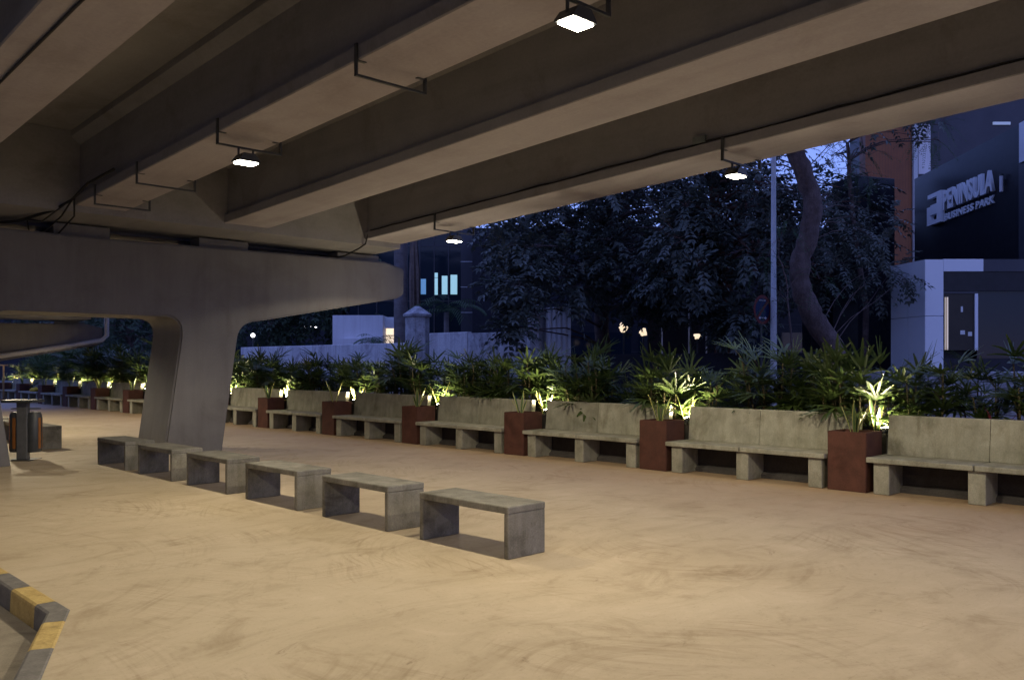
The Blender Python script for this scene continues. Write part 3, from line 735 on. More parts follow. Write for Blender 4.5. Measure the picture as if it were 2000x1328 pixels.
p = at_x(1487, 605, 20.0)
sg = empty('road_sign', (p.x, p.y, -.01), -YAW+R(38), label='round red and blue no-parking sign in front of the lamp post', cat='road sign')
zc = p.z+.01; 
def disc(name, r0, r1, y, mat, n=48, th=.004):
    m = MB()
    for i in range(n):
        a, c = 2*math.pi*i/n, 2*math.pi*(i+1)/n
        P = lambda r, t, yy: (r*math.cos(t), yy, zc+r*math.sin(t))
        if r0 <= 0: m.prism([(0, zc), (r1*math.cos(a), zc+r1*math.sin(a)), (r1*math.cos(c), zc+r1*math.sin(c))], 'y', y-th, y)
        else: m.prism([(r0*math.cos(a), zc+r0*math.sin(a)), (r1*math.cos(a), zc+r1*math.sin(a)), (r1*math.cos(c), zc+r1*math.sin(c)), (r0*math.cos(c), zc+r0*math.sin(c))], 'y', y-th, y)
    return m.build(name, mat, sg)
disc('plate', 0, .37, -.03, 'sign_blue'); disc('ring', .295, .372, -.0345, 'sign_red')
m = MB(); Mr = Matrix.Translation((0, 0, zc)) @ Matrix.Rotation(R(-45), 4, 'Y'); m.box((-.29, -.040, -.036), (.29, -.0355, .036), 0, Mr); m.build('slash', 'sign_red', sg)
m = MB(); za = zc-.21
m.box((-.11, -.0445, za-.014), (.11, -.041, za+.014))
m.prism([(-.165, za), (-.105, za-.04), (-.105, za+.04)], 'y', -.0445, -.041); m.prism([(.165, za), (.105, za+.04), (.105, za-.04)], 'y', -.0445, -.041); m.build('arrow', 'sign_white', sg)
m = MB(); [m.box((-.12+i*.045, -.0385, zc+.22), (-.098+i*.045, -.0345, zc+.25)) for i in range(6)]; m.build('small_lettering', 'sign_white', sg)
m = MB(); m.tube([(0, 0, 0), (0, 0, zc+.3)], .03, 10); m.build('pole', 'dark_steel', sg, smooth=True, autosmooth=40)

# ------------------------------------------------------------------ boundary wall, pillars, gatehouse
WX = 21.7
def wall_run(name, u0, u1, ztop, th, mat, label, cap=True, x=WX):
    a, c = at_x(u0, 700, x), at_x(u1, 700, x)
    y0, y1 = min(a.y, c.y), max(a.y, c.y)
    m = MB(); m.bevbox((x, y0, -.02), (x+th, y1, ztop), .02, 1)
    return tag(m.build(name, mat), label, 'wall')
wall_run('boundary_wall', 838, 912, 2.80, .25, 'lime_wall', 'short pale boundary wall panel right of the capped pillar')
wall_run('boundary_wall', 913, 1042, 2.74, .22, 'old_plaster', 'weathered darker boundary wall panel left of the corrugated sheet')
wall_run('boundary_wall', 470, 792, 2.45, .22, 'lime_wall', 'long streaked pale boundary wall left of the capped pillar')
wall_run('boundary_wall', 1116, 1660, 1.9, .2, 'granite_matt', 'low dark stone wall under the big tree')
wall_run('boundary_wall', 1662, 2120, 1.42, .25, 'old_plaster', 'low grey plinth wall in front of the white cabin')
def pillar(u, w, ztop, label, dx=0.0):
    q = at_x(u, 700, WX+dx); root = empty('gate_pillar', (q.x, q.y, 0), R(22), label=label, cat='pillar', group='capped plaster pillars')
    r = w/2; oc = lambda rr: [(rr*math.cos(R(22.5+45*i)), rr*math.sin(R(22.5+45*i))) for i in range(8)]
    m = MB(); m.prism(oc(r), 'z', -.02, ztop-.42); m.build('shaft', 'old_plaster', root)
    m = MB(); o1 = oc(r*1.16); o2 = oc(r*1.2); o3 = oc(r*.2); zs = (ztop-.42, ztop-.33, ztop)
    vs = [(x, y, z) for o_, z in zip((o1, o2, o3), zs) for x, y in o_]
    m.add(vs, [tuple(range(8))[::-1], tuple(range(16, 24))] + [(l*8+i, l*8+(i+1) % 8, l*8+8+(i+1) % 8, l*8+8+i) for l in (0, 1) for i in range(8)]); m.build('cap', 'old_plaster', root)
pillar(815, .98, 3.9, 'octagonal flaking pillar with a pointed cap, left of the pale wall')
pillar(1052, .80, 3.65, 'darker capped pillar half hidden behind the corrugated sheet', .1)
a, c = at_x(1066, 700, 21.45), at_x(1115, 700, 21.45)
m = MB(); n = 40; pts = []
for i in range(n+1):
    y = c.y + (a.y-c.y)*i/n; ph = (i % 8)/8; dd = .0 if ph < .5 else .035 if .62 <= ph < .88 else .018
    pts.append((21.45+dd, y))
vs = [(x, y, z) for z in (.1, 3.5) for x, y in pts] + [(x+.006, y, z) for z in (.1, 3.5) for x, y in pts]
m.add(vs, [(i, i+1, n+2+i, n+1+i) for i in range(n)] + [(2*n+2+i+1, 2*n+2+i, 3*n+3+i, 3*n+4+i) for i in range(n)]); tag(m.build('corrugated_sheet', 'sheet_white'), 'upright white corrugated metal sheet standing at the boundary wall', 'metal sheet')

gh = empty('gatehouse', at_y(705, 710, 46)*1, -YAW, label='small white flat-roofed gatehouse behind the long boundary wall', cat='gatehouse'); gh.location.z = 0
m = MB(); m.box((-1.5, 0, 0), (1.15, 3, 4.15)); m.build('wall', 'white_paint', gh)
m = MB(); m.box((-1.0, -.5, 2.4), (.9, -.003, 2.9)); m.build('canopy', 'white_paint', gh)
gp = empty('entrance_porch', at_y(760, 710, 47), -YAW, label='brightly lit entrance porch between the gatehouse and the palm trunk', cat='porch'); gp.location.z = 0
m = MB(); m.box((-.40, .3, 1.2), (.4, .35, 3.5)); m.build('lit_panel', 'warm_glow', gp)
m = MB(); m.box((-.45, -.1, 3.5), (.45, 1, 4.1)); m.build('fascia', 'aluminium_panel', gp)
for (u, v, d, lab) in ((494, 655, 48, 'bright white globe lamp seen beside the pier leg'),):
    q = at_y(u, v, d); root = empty('globe_lamp', (q.x, q.y, 0), label=lab, cat='lamp')
    bm = bmesh.new(); bmesh.ops.create_uvsphere(bm, u_segments=16, v_segments=10, radius=.11); me = bpy.data.meshes.new('globe'); bm.to_mesh(me); bm.free(); me.materials.append(MATS['white_glow'])
    o = bpy.data.objects.new('globe', me); COL.objects.link(o); o.parent = root; o.location = (0, 0, q.z)
    m = MB(); m.tube([(0, 0, -.02), (0, 0, q.z-.09)], .04, 8); m.build('pole', 'dark_steel', root)
for i, (u, v, d) in enumerate(((593, 638, 62), (607, 637, 62), (615, 639, 62))):
    q = at_y(u, v, d); root = empty('street_light', (q.x, q.y, 0), label='tiny distant white street light, '+['leftmost', 'middle', 'rightmost'][i]+' of three above the wall', cat='street light', group='distant street lights')
    m = MB(); m.bevbox((-.12, -.06, q.z-.05), (.12, .06, q.z+.03), .02); m.build('lamp_head', 'white_glow', root)
    m = MB(); m.tube([(0, 0, -.02), (0, 0, q.z-.05)], .05, 6); m.build('pole', 'dark_steel', root)

# ------------------------------------------------------------------ buildings
def framed(name, u, d, **kw):
    q = at_y(u, 710, d); return empty(name, (q.x, q.y, 0), -YAW, **kw)
fb = framed('office_building', 300, 84, label='long dark building far beyond the piers, behind the distant trees', cat='building')
m = MB(); m.box((-26, 0, 0), (26, 10, 11)); m.build('wall', 'granite_matt', fb)
for i in range(16): m = MB(); m.box((-25+3.2*i, -.05, 2.0), (-23+3.2*i, -.01, 3.6)); m.build('window', 'dark_glass', fb)
ls = empty('office_building', (-13, 10, 0), label='added unseen block across the service road, keeping skylight off the plaza', cat='building')  # row added out of view to block blue skylight from the left
m = MB(); m.box((-8, -40, -.27), (0, 45, 15)); m.build('wall', 'old_plaster', ls)
for k in range(3):
    for i in range(24): m = MB(); m.box((.003, -38+3.4*i, 2+4*k), (.04, -36+3.4*i, 4+4*k)); m.build('window', 'dark_glass', ls)
# dark glass block, left
gb = framed('office_building', 820, 52, label='dark blue glass office block with a few lit windows behind the palms', cat='building')
px = 52/F
m = MB(); m.box((-4.2, 0, 0), (2.45, 12, 17)); m.build('glass_wall', 'dark_glass', gb)
m = MB()
for uu in (700, 736, 772, 820, 848, 876): m.box(((uu-820)*px-.03, -.05, 0), ((uu-820)*px+.03, -.003, 17))
for z in (2.5, 5.3, 8.6, 12): m.box((-4.2, -.04, z), (2.45, -.003, z+.06))
m.build('mullions', 'grey_panel', gb)
for i, (ua, ub, va, vb, mt) in enumerate(((822, 832, 545, 575, 'teal_glow'), (849, 855, 533, 542, 'white_paint'), (849, 855, 543, 576, 'cool_glow'), (863, 874, 539, 575, 'cool_glow'), (880, 893, 537, 575, 'cool_glow'))):
    if mt == 'white_paint': mt = 'cool_glow'
    m = MB(); za, zb_ = H+(V0-vb)*px, H+(V0-va)*px
    m.box(((ua-820)*px, -.03, za), ((ub-820)*px, -.004, zb_)); m.build('lit_window', mt, gb)
pc = framed('stone_column', 900, 48, label='tall lilac-grey stone-clad column right of the glass block', cat='column')
m = MB(); m.box((0, 0, 0), (.75, .75, 13)); m.build('shaft', 'grey_panel', pc)
m = MB(); [m.box((-.004, -.004, z), (.754, .4, z+.03)) for z in (2.9, 4.4, 5.8, 7.2)]; m.build('joints', 'aluminium_panel', pc)
db = framed('office_building', 930, 45, label='low black stone building spread behind the big tree', cat='building')
px = 45/F
m = MB(); m.box((-.2, 0, 0), (19.5, 8, 8.6)); m.build('wall', 'granite_matt', db)
m = MB(); [m.box((0, -.01, z), (19.5, -.003, z+.025)) for z in (2.2, 3.6, 5.0, 6.4)]; m.build('joints', 'grey_panel', db)
m = MB(); [m.box((3+1.8*i, -.03, 1.0), (4.4+1.8*i, -.012, 3.2)) for i in range(9)]; m.build('window', 'dark_glass', db)
# second entrance canopy behind the big tree
ec = framed('entrance_kiosk', 1330, 34, label='dark entrance kiosk with a white canopy fascia under the big tree', cat='kiosk')
px = 34/F
m = MB(); m.prism([(-1.35, .5), (.85, -.05), (1.65, .35), (1.65, 2.2), (-1.35, 2.2)], 'z', 4.25, 4.65); m.build('canopy', 'aluminium_panel', ec)
m = MB(); m.prism([(-1.2, .65), (.8, .15), (1.5, .5), (1.5, 2.1), (-1.2, 2.1)], 'z', 0, 4.248); m.build('wall', 'granite_matt', ec)
m = MB(); m.box((-.75, .05, .9), (-.70, .09, 4.2)); m.box((.25, -.2, .9), (.30, -.15, 4.2)); m.box((.95, -.1, .9), (1.0, -.05, 4.2)); m.build('mullions', 'aluminium_panel', ec)
# granite pillar right of the leaning trunk
gpz = framed('granite_pillar', 1722, 31, label='dark polished granite pillar in front of the copper cladding', cat='pillar')
px = 31/F
gpz.rotation_euler.z = -YAW + R(20)
m = MB(); zt = H+(V0-347)*px; m.bevbox((-1.05, 0, 0), (.6, 1.3, zt), .015, 1); m.build('shaft', 'granite', gpz)
gp2 = framed('granite_wall', 1630, 33, label='dark granite wall slab behind the leaning tree trunk', cat='wall')
m = MB(); m.bevbox((-.9, 0, 0), (.55, 1.0, 5.4), .015, 1); m.build('slab', 'granite', gp2)
# copper boarded tower
ct = framed('copper_tower', 1735, 36, label='tall copper-brown tower of vertical boards left of the lettered wall', cat='tower')
px = 36/F
m = MB(); m.box((-.95, 0, 0), (.98, .6, 17)); m.build('cladding', 'copper_boards', ct)
m = MB(); m.box((.985, -.14, 0), (1.16, .05, 17)); m.build('corner_trim', 'post_grey', ct)
# tall grey building, upper right
tb = framed('office_building', 1900, 40, label='tall grey glazed building rising behind the lettered granite wall', cat='building')
px = 40/F
m = MB(); m.box((-2.55, 0, 9.0), (6, 8, 20)); m.build('wall', 'grey_panel', tb)
m = MB(); m.box((-2.4, .5, 0), (6, 8, 8.998)); m.build('base', 'granite_matt', tb)
m = MB(); m.box((-2.5, -.02, 10.3), (-1.95, -.004, 12.6)); m.build('window', 'white_paint', tb)
m = MB(); m.box((.9, -.06, 12.55), (1.7, -.004, 12.68)); m.build('strip_light', 'faint_glow', tb)
# lettered wall: A (far, left) to B (near, right)
A = Vector((14.41, 31.0)); B = Vector((14.02, 24.0)); L = (B-A).length; dA = (B-A).normalized()
Aw = w2(A.x, A.y); Bw = w2(B.x, B.y); dw = (Bw-Aw).normalized(); ang = math.atan2(dw.y, dw.x)
lw = empty('granite_wall', Aw, ang, label='tall polished black granite wall carrying white company lettering', cat='wall')
m = MB(); m.box((-.2, 0, 0), (L, .4, 8.2)); m.build('slab', 'granite', lw)
m = MB(); [m.box((-.2, -.004, z), (L, -.001, z+.012)) for z in (2.4, 3.8, 5.3)]; m.build('joints', 'granite_matt', lw)
m = MB(); m.box((L+.003, -.05, 0), (L+.5, .45, 8.2)); m.build('end_panel', 'grey_panel', lw)
m = MB(); m.box((L+.1, -.09, 7.1), (L+.6, -.052, 8.19)); m.build('white_panel', 'aluminium_panel', lw)
sign = empty('building_sign', Aw + dw*1.23 + Vector((0, 0, 6.28)), ang, label='white raised company letters and square emblem on the black granite wall', cat='sign')
def text_mesh(body, w, h, depth, off, name, parent, x, y, z, spacing=1.0):
    cu = bpy.data.curves.new(name, 'FONT'); cu.body = body; cu.extrude = .5; cu.offset = off; cu.space_character = spacing; cu.resolution_u = 3
    t = bpy.data.objects.new(name, cu); COL.objects.link(t)
    dg = bpy.context.evaluated_depsgraph_get(); me = bpy.data.meshes.new_from_object(t.evaluated_get(dg))
    bpy.data.objects.remove(t)
    xs = [v.co.x for v in me.vertices]; ys = [v.co.y for v in me.vertices]; x0, x1, y0, y1 = min(xs), max(xs), min(ys), max(ys)
    for v in me.vertices:
        c = v.co.copy(); v.co = (x+(c.x-x0)/(x1-x0)*w, y-depth*(c.z+.5), z+(c.y-y0)/(y1-y0)*h)
    me.materials.clear(); me.materials.append(MATS['letter_white']); me.update()
    o = bpy.data.objects.new(name, me); COL.objects.link(o); o.parent = parent; return o
text_mesh('PENINSULA', 3.29, .66, .09, .028, 'lettering', sign, 1.13, -.01, .34, .96)
text_mesh('BUSINESS', 1.97, .235, .05, .02, 'lettering', sign, 1.16, -.01, .0, 1.12)
text_mesh('PARK', 1.12, .235, .05, .02, 'lettering', sign, 3.31, -.01, .0, 1.12)
m = MB(); w_, h_ = 1.07, 1.04
for x0, y0, x1, y1 in ((.06, .86, .72, 1), (.72, 0, 1, 1), (0, .13, .26, .60), (.26, .32, .72, .64), (0, 0, .72, .13)):
    m.box((x0*w_, -.15, y0*h_), (x1*w_, -.01, y1*h_))
m.build('emblem', 'letter_white', sign)
q = Aw + dw*6.15 + Vector((0, 0, 6.5)); wl = empty('wall_lamp', q, ang, label='slim cylindrical wall lamp at the right end of the black granite wall', cat='wall lamp')
m = MB(); m.tube([(0, -.09, 0), (0, -.09, .45)], .05, 12); m.build('shade', 'white_paint', wl, smooth=True, autosmooth=40)
m = MB(); m.box((-.03, -.05, .2), (.03, -.002, .35)); m.box((-.04, -.13, .452), (.04, -.05, .5)); m.build('bracket', 'dark_steel', wl)
# white security cabin
cb = framed('security_cabin', 1807, 22, label='white panelled security cabin with a dark glazed window under the lettered wall', cat='cabin')
px = 22/F; X = lambda u: (u-1807)*px; Z = lambda v: H+(V0-v)*px
zt = Z(507)
sk = Matrix(((1, 0, 0, 0), (0, 1, 0, 0), (0, 0, 1, 0), (0, 0, 0, 1)))
m = MB(); g = .006
zj = Z(617)
m.prism([(0, 0), (X(1843)-g, 0), (X(1843)-g, .3), (0, .3)], 'z', 0, zj-g); m.prism([(0, 0), (X(1843)-g, 0), (X(1843)-g, .3), (0, .3)], 'z', zj+g, zt)
m.build('front_panel', 'aluminium_panel', cb)
m = MB(); d1 = 1.55; ex = -.19
for a, c in ((.012, .48), (.495, 1.0)):
    for z0, z1 in ((0, zj-g), (zj+g, zt)):
        P = lambda t, o_: (ex*t+o_-.002, d1*t)
        m.prism([P(a, 0), P(c, 0), P(c, .12), P(a, .12)], 'z', z0, z1)
m.build('side_panel', 'aluminium_panel', cb)
m = MB(); m.box((X(1843), 0, Z(530)), (X(1921)-.004, .35, zt+.012)); m.build('fascia', 'aluminium_panel', cb)
m = MB(); m.box((X(1921), .01, Z(530)), (X(2060), .35, zt+.01)); m.build('fascia', 'grey_panel', cb)
m = MB(); m.box((X(1843), .04, Z(568)), (X(2060), .3, Z(530)-.004)); m.build('lintel', 'granite', cb)
m = MB(); m.box((X(1845), .06, Z(573)), (X(1912), .14, Z(568)-.004)); m.build('head_frame', 'grey_panel', cb)
m = MB(); m.box((X(1906), .04, Z(684)), (X(1912), .12, Z(573)-.003)); wf = m.build('window', 'aluminium_panel', cb)
m = MB(); m.box((X(1847), .09, Z(684)), (X(1906), .10, Z(573)-.003)); m.build('pane', 'brown_glass', wf)
m = MB(); m.box((X(1848.5), .075, Z(683)), (X(1850), .088, Z(580))); m.box((X(1852), .075, Z(683)), (X(1855), .088, Z(580))); m.build('jamb', 'dim_glow', wf)  # warm light falling on the jamb is put in as emission
for ua, ub, va, vb in ((1879, 1888, 645, 653), (1894, 1902, 648, 656), (1880, 1884, 598, 609)):
    m = MB(); m.box((X(ua), .082, Z(vb)), (X(ub), .0885, Z(va))); m.build('paper_notice', 'sign_white', wf)
m = MB(); m.box((X(1912)+.003, .10, Z(700)), (X(2060), .12, Z(568)-.004)); m.build('glass_panel', 'dark_glass', cb)
m = MB(); m.box((X(1843), .05, 0), (X(2060), .3, Z(700)-.004)); m.build('lower_wall', 'granite_matt', cb)
m = MB(); m.prism([(X(1843)+.01, .36), (X(2060), .36), (X(2060), 2.2), (ex*1.0+.13, 1.5), (.14, .36)], 'z', .0, zt-.02); m.build('body', 'granite_matt', cb)

# blobs standing for lit bushes by the kiosk, their light made by emission
for i, (u, v, d) in enumerate(((1218, 640, 33), (1256, 650, 33), (1362, 656, 33))):
    q = at_y(u, v, d); root = empty('courtyard_lamp', (q.x, q.y, 0), label='small warm glowing blob standing for a lit bush, '+['leftmost', 'middle', 'rightmost by the kiosk'][i], cat='lamp', group='glowing bush blobs')
    bm = bmesh.new(); bmesh.ops.create_icosphere(bm, subdivisions=2, radius=.13)
    for vv in bm.verts: vv.co *= 1+.55*math.sin(7*vv.co.x*5+i)*math.cos(6*vv.co.z*6+2*i)
    me = bpy.data.meshes.new('shade'); bm.to_mesh(me); bm.free(); me.materials.append(MATS['warm_glow']); me.polygons.foreach_set('use_smooth', [True]*len(me.polygons))
    o = bpy.data.objects.new('shade', me); COL.objects.link(o); o.parent = root; o.location = (0, 0, q.z); o.scale = (1.2-.3*i, 1, 1.3-.3*i)
    m = MB(); m.tube([(0, 0, -.02), (0, 0, q.z-.1)], .03, 6); m.build('pole', 'dark_steel', root)

# ------------------------------------------------------------------ trees
def leaflet(m, p, d, side, L, w, up):
    # one folded leaflet, four points
    vs = [p, p + d*L*.45 - side*w/2 + up*w*.12, p + d*L - up*L*.12, p + d*L*.45 + side*w/2 + up*w*.12]
    m.add(vs, [(0, 1, 2), (0, 2, 3)])
def spray(m, p, d, rng, n, L, w, length):
    d = d.normalized(); a = d.cross(Vector((0, 0, 1))); a = a.normalized() if a.length > .05 else Vector((1, 0, 0))
    up = a.cross(d).normalized()
    q = Vector(p)
    for i in range(n):
        t = (i+.5)/n
        q = Vector(p) + d*length*t - Vector((0, 0, 1))*length*.35*t*t
        for s_ in (-1, 1):
            dd = (d*.55 + a*s_*.8 - up*.1 + Vector((rng.uniform(-.25, .25), rng.uniform(-.25, .25), rng.uniform(-.35, .15)))).normalized()
            leaflet(m, q, dd, dd.cross(up).normalized(), L*rng.uniform(.7, 1.15), w*rng.uniform(.7, 1.15), up)
    leaflet(m, q, (d-Vector((0, 0, .4))).normalized(), a, L, w, up)
def tree(name, label, trunk, rad, clusters, leaf, seed, bark='bark', nspray=9, L=.17, w=.085, length=.45, pairs=5, limbs=True, group=None, twig=.02, limb=.045):
    rng = random.Random(seed)
    root = empty(name, (trunk[0].x, trunk[0].y, -.02), label=label, cat='tree', group=group)
    T = root.location
    t = MB(); path = [p - T for p in trunk]
    fine = []
    for i in range(len(path)-1):
        for s_ in range(4): fine.append(path[i].lerp(path[i+1], s_/4) + (Vector((rng.uniform(-.025, .025), rng.uniform(-.025, .025), 0)) if i+s_ else Vector()))
    fine.append(path[-1]); rr = [rad[0] + (rad[1]-rad[0])*i/(len(fine)-1) for i in range(len(fine))]
    rr[0] *= 1.3
    t.tube(fine, [r*rng.uniform(.95, 1.06) for r in rr], 14); t.build('trunk', bark, root, smooth=True)
    br = MB(); cr = MB(); cr.open = True
    for c, r in clusters:
        c = c - T
        if limbs:
            j = min(range(len(fine)), key=lambda i: (fine[i]-c).length + max(0, fine[i].z-c.z)*1.5)
            s0 = fine[j]; mid = s0.lerp(c, .5) + Vector((rng.uniform(-.3, .3), rng.uniform(-.3, .3), rng.uniform(.1, .5)))
            r0 = min(rr[j]*.4, limb)
            br.tube([s0, s0.lerp(mid, .5)+Vector((0, 0, .1)), mid, mid.lerp(c, .6), c], [r0, r0*.8, r0*.6, r0*.4, twig*.6], 6, cap=False)
        for i in range(nspray):
            v = Vector((rng.gauss(0, 1), rng.gauss(0, 1), rng.gauss(0, .8))).normalized()*r*(.25+.75*rng.random())
            p = c + v; d = v.normalized() + Vector((rng.uniform(-.5, .5), rng.uniform(-.5, .5), rng.uniform(-.7, .2)))
            if rng.random() < .35: br.tube([c, c.lerp(p, .6)+Vector((0, 0, .05)), p], twig*.4, 3, cap=False)
            spray(cr, p, d, rng, pairs, L, w, length)
    if limbs: br.build('branches', bark, root, smooth=True)
    cr.build('crown', leaf, root)
    return root
rt = random.Random(21)
def cl(us, vs, ds, n, r0, r1):
    return [(at_y(rt.uniform(*us), rt.uniform(*vs), rt.uniform(*ds)), rt.uniform(r0, r1)) for _ in range(n)]
G = lambda u, d: Vector((*at_y(u, 710, d).xy, -.05))
# big tree, centre
tree('shade_tree', 'big dark-leaved tree with a dim trunk behind the corrugated sheet', [G(1180, 32), at_y(1176, 640, 32), at_y(1172, 540, 31.5), at_y(1190, 440, 31), at_y(1200, 330, 31)], (.30, .16),
     cl((960, 1400), (330, 520), (27, 33), 62, .6, 1.2) + cl((960, 1050), (470, 570), (25.5, 29), 10, .35, .6) + cl((1130, 1330), (500, 610), (27, 30), 18, .4, .8) + cl((1000, 1500), (330, 470), (34, 38), 40, .9, 1.4) + cl((1290, 1420), (380, 600), (25, 30), 16, .5, .9) + cl((1000, 1500), (180, 340), (28, 34), 20, .8, 1.3)
     + [(at_y(u, v, 25), .3) for u, v in ((1010, 610), (995, 635), (1000, 645), (1020, 590), (1015, 560))], 'tree_leaf', 3, nspray=17, L=.24, w=.125, length=.6)
tree('shade_tree', 'reddish-trunked tree with hanging leaf sprays left of the no-parking sign', [G(1410, 27), at_y(1412, 640, 27), at_y(1418, 540, 27), at_y(1400, 440, 27), at_y(1390, 330, 27)], (.27, .14),
     cl((1290, 1560), (360, 560), (24, 28), 30, .5, .95) + cl((1370, 1480), (590, 640), (24, 26), 10, .25, .5) + cl((1300, 1490), (200, 350), (25, 29), 16, .7, 1.1) + cl((1440, 1700), (330, 560), (30, 35), 40, .8, 1.3), 'tree_leaf', 4, 'red_bark', nspray=16, L=.23, w=.115, length=.55)
lt = [G(1655, 21.6), at_y(1634, 690, 21.6), at_y(1600, 640, 21.5), at_y(1577, 600, 21.4), at_y(1562, 550, 21.3), at_y(1566, 500, 21.2), at_y(1582, 450, 21.1), at_y(1588, 405, 21), at_y(1575, 350, 20.9), at_y(1556, 300, 20.8), at_y(1530, 220, 20.6)]
tree('leaning_tree', 'crooked leaning tree with a bare curved trunk right of the lamp post', lt, (.28, .20),
     cl((1620, 1770), (400, 560), (21.5, 25), 14, .35, .7) + cl((1540, 1690), (285, 420), (24, 28), 9, .5, .9) + cl((1480, 1800), (60, 230), (19, 25), 26, .6, 1.2) + [(at_y(1725, 480, 21.5), .4), (at_y(1690, 455, 21.5), .4), (at_y(1655, 470, 21.5), .4), (at_y(1770, 540, 21.8), .25)],
     'tree_leaf', 5, 'bark', nspray=12, L=.16, w=.075, length=.42, limb=.013, twig=.009)
tree('feathery_tree', 'slender sapling with feathery green leaves around the lamp post', [G(1560, 20.6), at_y(1545, 640, 20.6), at_y(1535, 540, 20.6), at_y(1520, 500, 20.6)], (.025, .012),
     [(at_y(u, v, 20.5), .28) for u, v in ((1500, 500), (1480, 505), (1525, 470), (1545, 450), (1600, 545), (1615, 552), (1520, 590), (1550, 590), (1490, 590), (1590, 540))], 'feather_leaf', 6, nspray=4, L=.055, w=.018, length=.5, pairs=13, twig=.01)
tree('feathery_tree', 'feathery dark green bough hanging before the copper tower', [G(1690, 24.6), at_y(1690, 600, 24.6), at_y(1665, 420, 24.6), at_y(1655, 280, 24.5)], (.10, .05),
     cl((1620, 1700), (270, 345), (24, 25.5), 10, .35, .6)+cl((1780, 1870), (215, 290), (23, 24.5), 7, .3, .5), 'feather_leaf', 8, nspray=7, L=.06, w=.02, length=.5, pairs=12)
for i, (u0, u1, v0, v1, d0, d1, lab) in enumerate(((180, 330, 590, 690, 50, 56, 'dark evergreen tree seen left of the near pier leg'), (470, 590, 585, 640, 55, 62, 'dark tree above the long wall, close to the pier leg'), (590, 745, 570, 632, 52, 60, 'low dark spreading tree above the white gatehouse'), (20, 190, 560, 680, 58, 66, 'dark tree at the far left beyond the drainpipe'))):
    tree('distant_tree', lab, [G((u0+u1)/2, (d0+d1)/2), at_y((u0+u1)/2, (v0+v1)/2, (d0+d1)/2), at_y((u0+u1)/2+5, v0-60, (d0+d1)/2)], (.3, .15),
         cl((u0, u1), (v0, v1), (d0, d1), 34, .8, 1.5) + cl((u0, u1), (v0-150, v0), (d0, d1), 20, 1, 1.8), 'tree_leaf_dark', 40+i, nspray=11, L=.36, w=.17, length=.9, pairs=4, group='dark trees in the distance')
# background foliage between buildings
tree('distant_tree', 'pale-lit shrubby tree glimpsed between the dark granite slabs', [G(1660, 38), at_y(1660, 600, 38), at_y(1658, 450, 38)], (.15, .08), cl((1640, 1680), (440, 690), (36, 39), 22, .4, .8), 'tree_leaf', 60, nspray=10, L=.2, w=.1, group='dark trees in the distance')

# palms behind the wall
def palm_trunk():
    b0 = G(783, 40); root = empty('palm_tree', (b0.x, b0.y, -.02), label='stout palm with a ringed trunk and hanging dry fronds beside the pier end', cat='palm')
    m = MB(); n = 40; r = .30
    m.tube([(0, 0, 9.5*i/n) for i in range(n+1)], [r*(1.1-.1*i/n)*(1+.02*(i % 2)) for i in range(n+1)], 16); m.build('trunk', 'palm_bark', root, smooth=True)
    m = MB(); rng = random.Random(9); m.open = True; ctr = (at_y(808, 560, 39.5) - Vector((b0.x, b0.y, 0)))
    for i in range(46):
        a = rng.uniform(0, 6.28); rr = rng.uniform(.05, .36)
        top = Vector((ctr.x+.12*math.cos(a), ctr.y+.12*math.sin(a), 7.6)); bot = Vector((ctr.x+rr*math.cos(a)+.12, ctr.y+rr*math.sin(a), rng.uniform(3.0, 4.0)))
        s_ = Vector((-math.sin(a), math.cos(a), 0))*rng.uniform(.03, .07)
        mid = top.lerp(bot, .5)+Vector((.1*math.cos(a), .1*math.sin(a), 0))
        m.add([top-s_, top+s_, mid+s_, mid-s_, bot+s_*.5, bot-s_*.5], [(0, 1, 2, 3), (3, 2, 4, 5)])
    m.build('dry_fronds', 'dry_frond', root)
    m = MB(); m.open = True
    for i in range(16):
        a = i*.393+.1; p = Vector((0, 0, 9.4)); d = Vector((math.cos(a), math.sin(a), .5)).normalized()
        for s_ in range(14):
            p = p + d*.2; d = (d - Vector((0, 0, .07))).normalized(); sd = d.cross(Vector((0, 0, 1))).normalized()
            for q in (-1, 1): strip(m, p, (sd*q + d*.6 - Vector((0, 0, .3))).normalized(), Vector((0, 0, 1)), .6, .05, .6, 2)
    m.build('crown', 'tree_leaf_dark', root)
palm_trunk()
def frond_bush(name, label, u, v, d, n, Lf, seed, z0=None, mat='feather_leaf'):
    rng = random.Random(seed); q = at_y(u, v, d); root = empty(name, (q.x, q.y, 0), label=label, cat='palm', group='low palms behind the boundary wall')
    m = MB(); m.open = True; st = MB()
    st.tube([(0, 0, 0), (0, 0, q.z)], .12, 10); st.build('trunk', 'palm_bark', root, smooth=True)
    for i in range(n):
        a = 6.283*i/n+rng.uniform(-.2, .2); p = Vector((0, 0, q.z)); dd = Vector((math.cos(a), math.sin(a), rng.uniform(.5, 1.6))).normalized()
        for s_ in range(12):
            p = p + dd*Lf/12; dd = (dd - Vector((0, 0, .13))).normalized(); sd = dd.cross(Vector((0, 0, 1))).normalized()
            for k in (-1, 1): strip(m, p, (sd*k + dd*.8 - Vector((0, 0, .25))).normalized(), Vector((0, 0, 1)), Lf*.28, .035, .6, 2)
    m.build('crown', mat, root)
frond_bush('low_palm', 'low arching palm between the capped pillar and the stone column', 872, 610, 38, 13, 1.7, 1)
frond_bush('low_palm', 'low spiky palm in front of the white gatehouse', 737, 672, 40, 14, 1.1, 2)
m = MB(); m.open = True; rng = random.Random(15); q0 = at_y(1352, 385, 26.2)
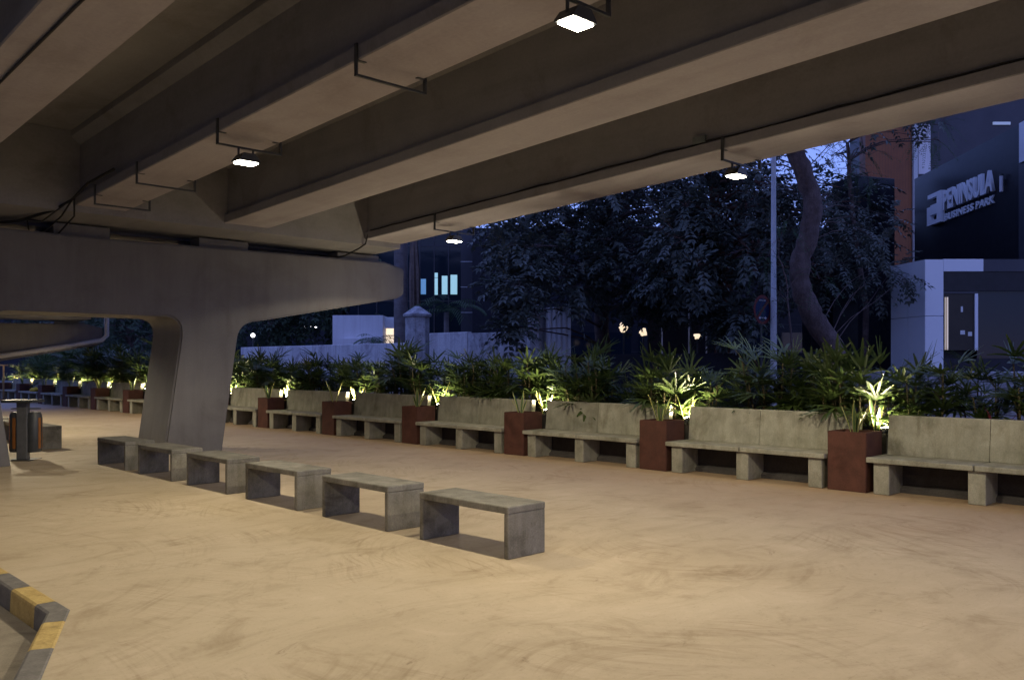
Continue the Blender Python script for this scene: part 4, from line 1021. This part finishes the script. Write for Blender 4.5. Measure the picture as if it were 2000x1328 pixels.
for i in range(30):
    t = i/29; p = q0.lerp(at_y(1275, 452, 26.2), t*.8); e = p + w2(rng.uniform(-.25, .05), 0) + Vector((0, 0, -rng.uniform(.5, 1.0)))
    s_ = w2(.012, 0)
    m.add([p-s_, p+s_, e+s_*.3, e-s_*.3], [(0, 1, 2, 3)])
m.tube([at_y(1365, 372, 26.2), q0, at_y(1275, 452, 26.2)], [.03, .025, .01], 5)
tag(m.build('dead_palm_frond', 'dry_frond'), 'dead dry palm frond hanging in the crowns left of the lamp post', 'palm frond')

# ------------------------------------------------------------------ world, camera, colour
w = bpy.data.worlds.new('World'); sc.world = w; w.use_nodes = True; nt = w.node_tree
bg = nt.nodes['Background']
sky = N(nt, 'ShaderNodeTexSky'); sky.sky_type = 'NISHITA'; sky.sun_disc = False
SUN_EL, SUN_ROT = R(16), R(215)
sky.sun_elevation = SUN_EL; sky.sun_rotation = SUN_ROT; sky.ozone_density = 4.0; sky.dust_density = .3; sky.air_density = 1.0
tint = nt.nodes.new('ShaderNodeMix'); tint.data_type = 'RGBA'; tint.blend_type = 'MULTIPLY'; tint.inputs[0].default_value = 1
nt.links.new(sky.outputs[0], tint.inputs[6]); tint.inputs[7].default_value = (.75, .72, 1.25, 1)
dusk = nt.nodes.new('ShaderNodeMix'); dusk.data_type = 'RGBA'; dusk.inputs[0].default_value = .62
nt.links.new(tint.outputs[2], dusk.inputs[6]); dusk.inputs[7].default_value = (2.1, 2.9, 7.7, 1)
nt.links.new(dusk.outputs[2], bg.inputs[0]); bg.inputs[1].default_value = .15

cam = bpy.data.cameras.new('Camera'); co = bpy.data.objects.new('Camera', cam); COL.objects.link(co)
co.location = (0, 0, H); co.rotation_euler = (R(90), 0, -YAW)
cam.sensor_width = 36; cam.lens = 36*F/2000; cam.shift_y = (V0-664)/2000; cam.clip_end = 1500; cam.clip_start = .05
sc.camera = co
sc.view_settings.view_transform = 'Standard'; sc.view_settings.look = 'None'; sc.view_settings.exposure = 0; sc.view_settings.gamma = 1
sc.render.engine = 'CYCLES'; sc.cycles.use_denoising = True; sc.cycles.sample_clamp_indirect = 4.0; sc.cycles.max_bounces = 7; sc.cycles.diffuse_bounces = 5
sc.cycles.caustics_reflective = False; sc.cycles.caustics_refractive = False
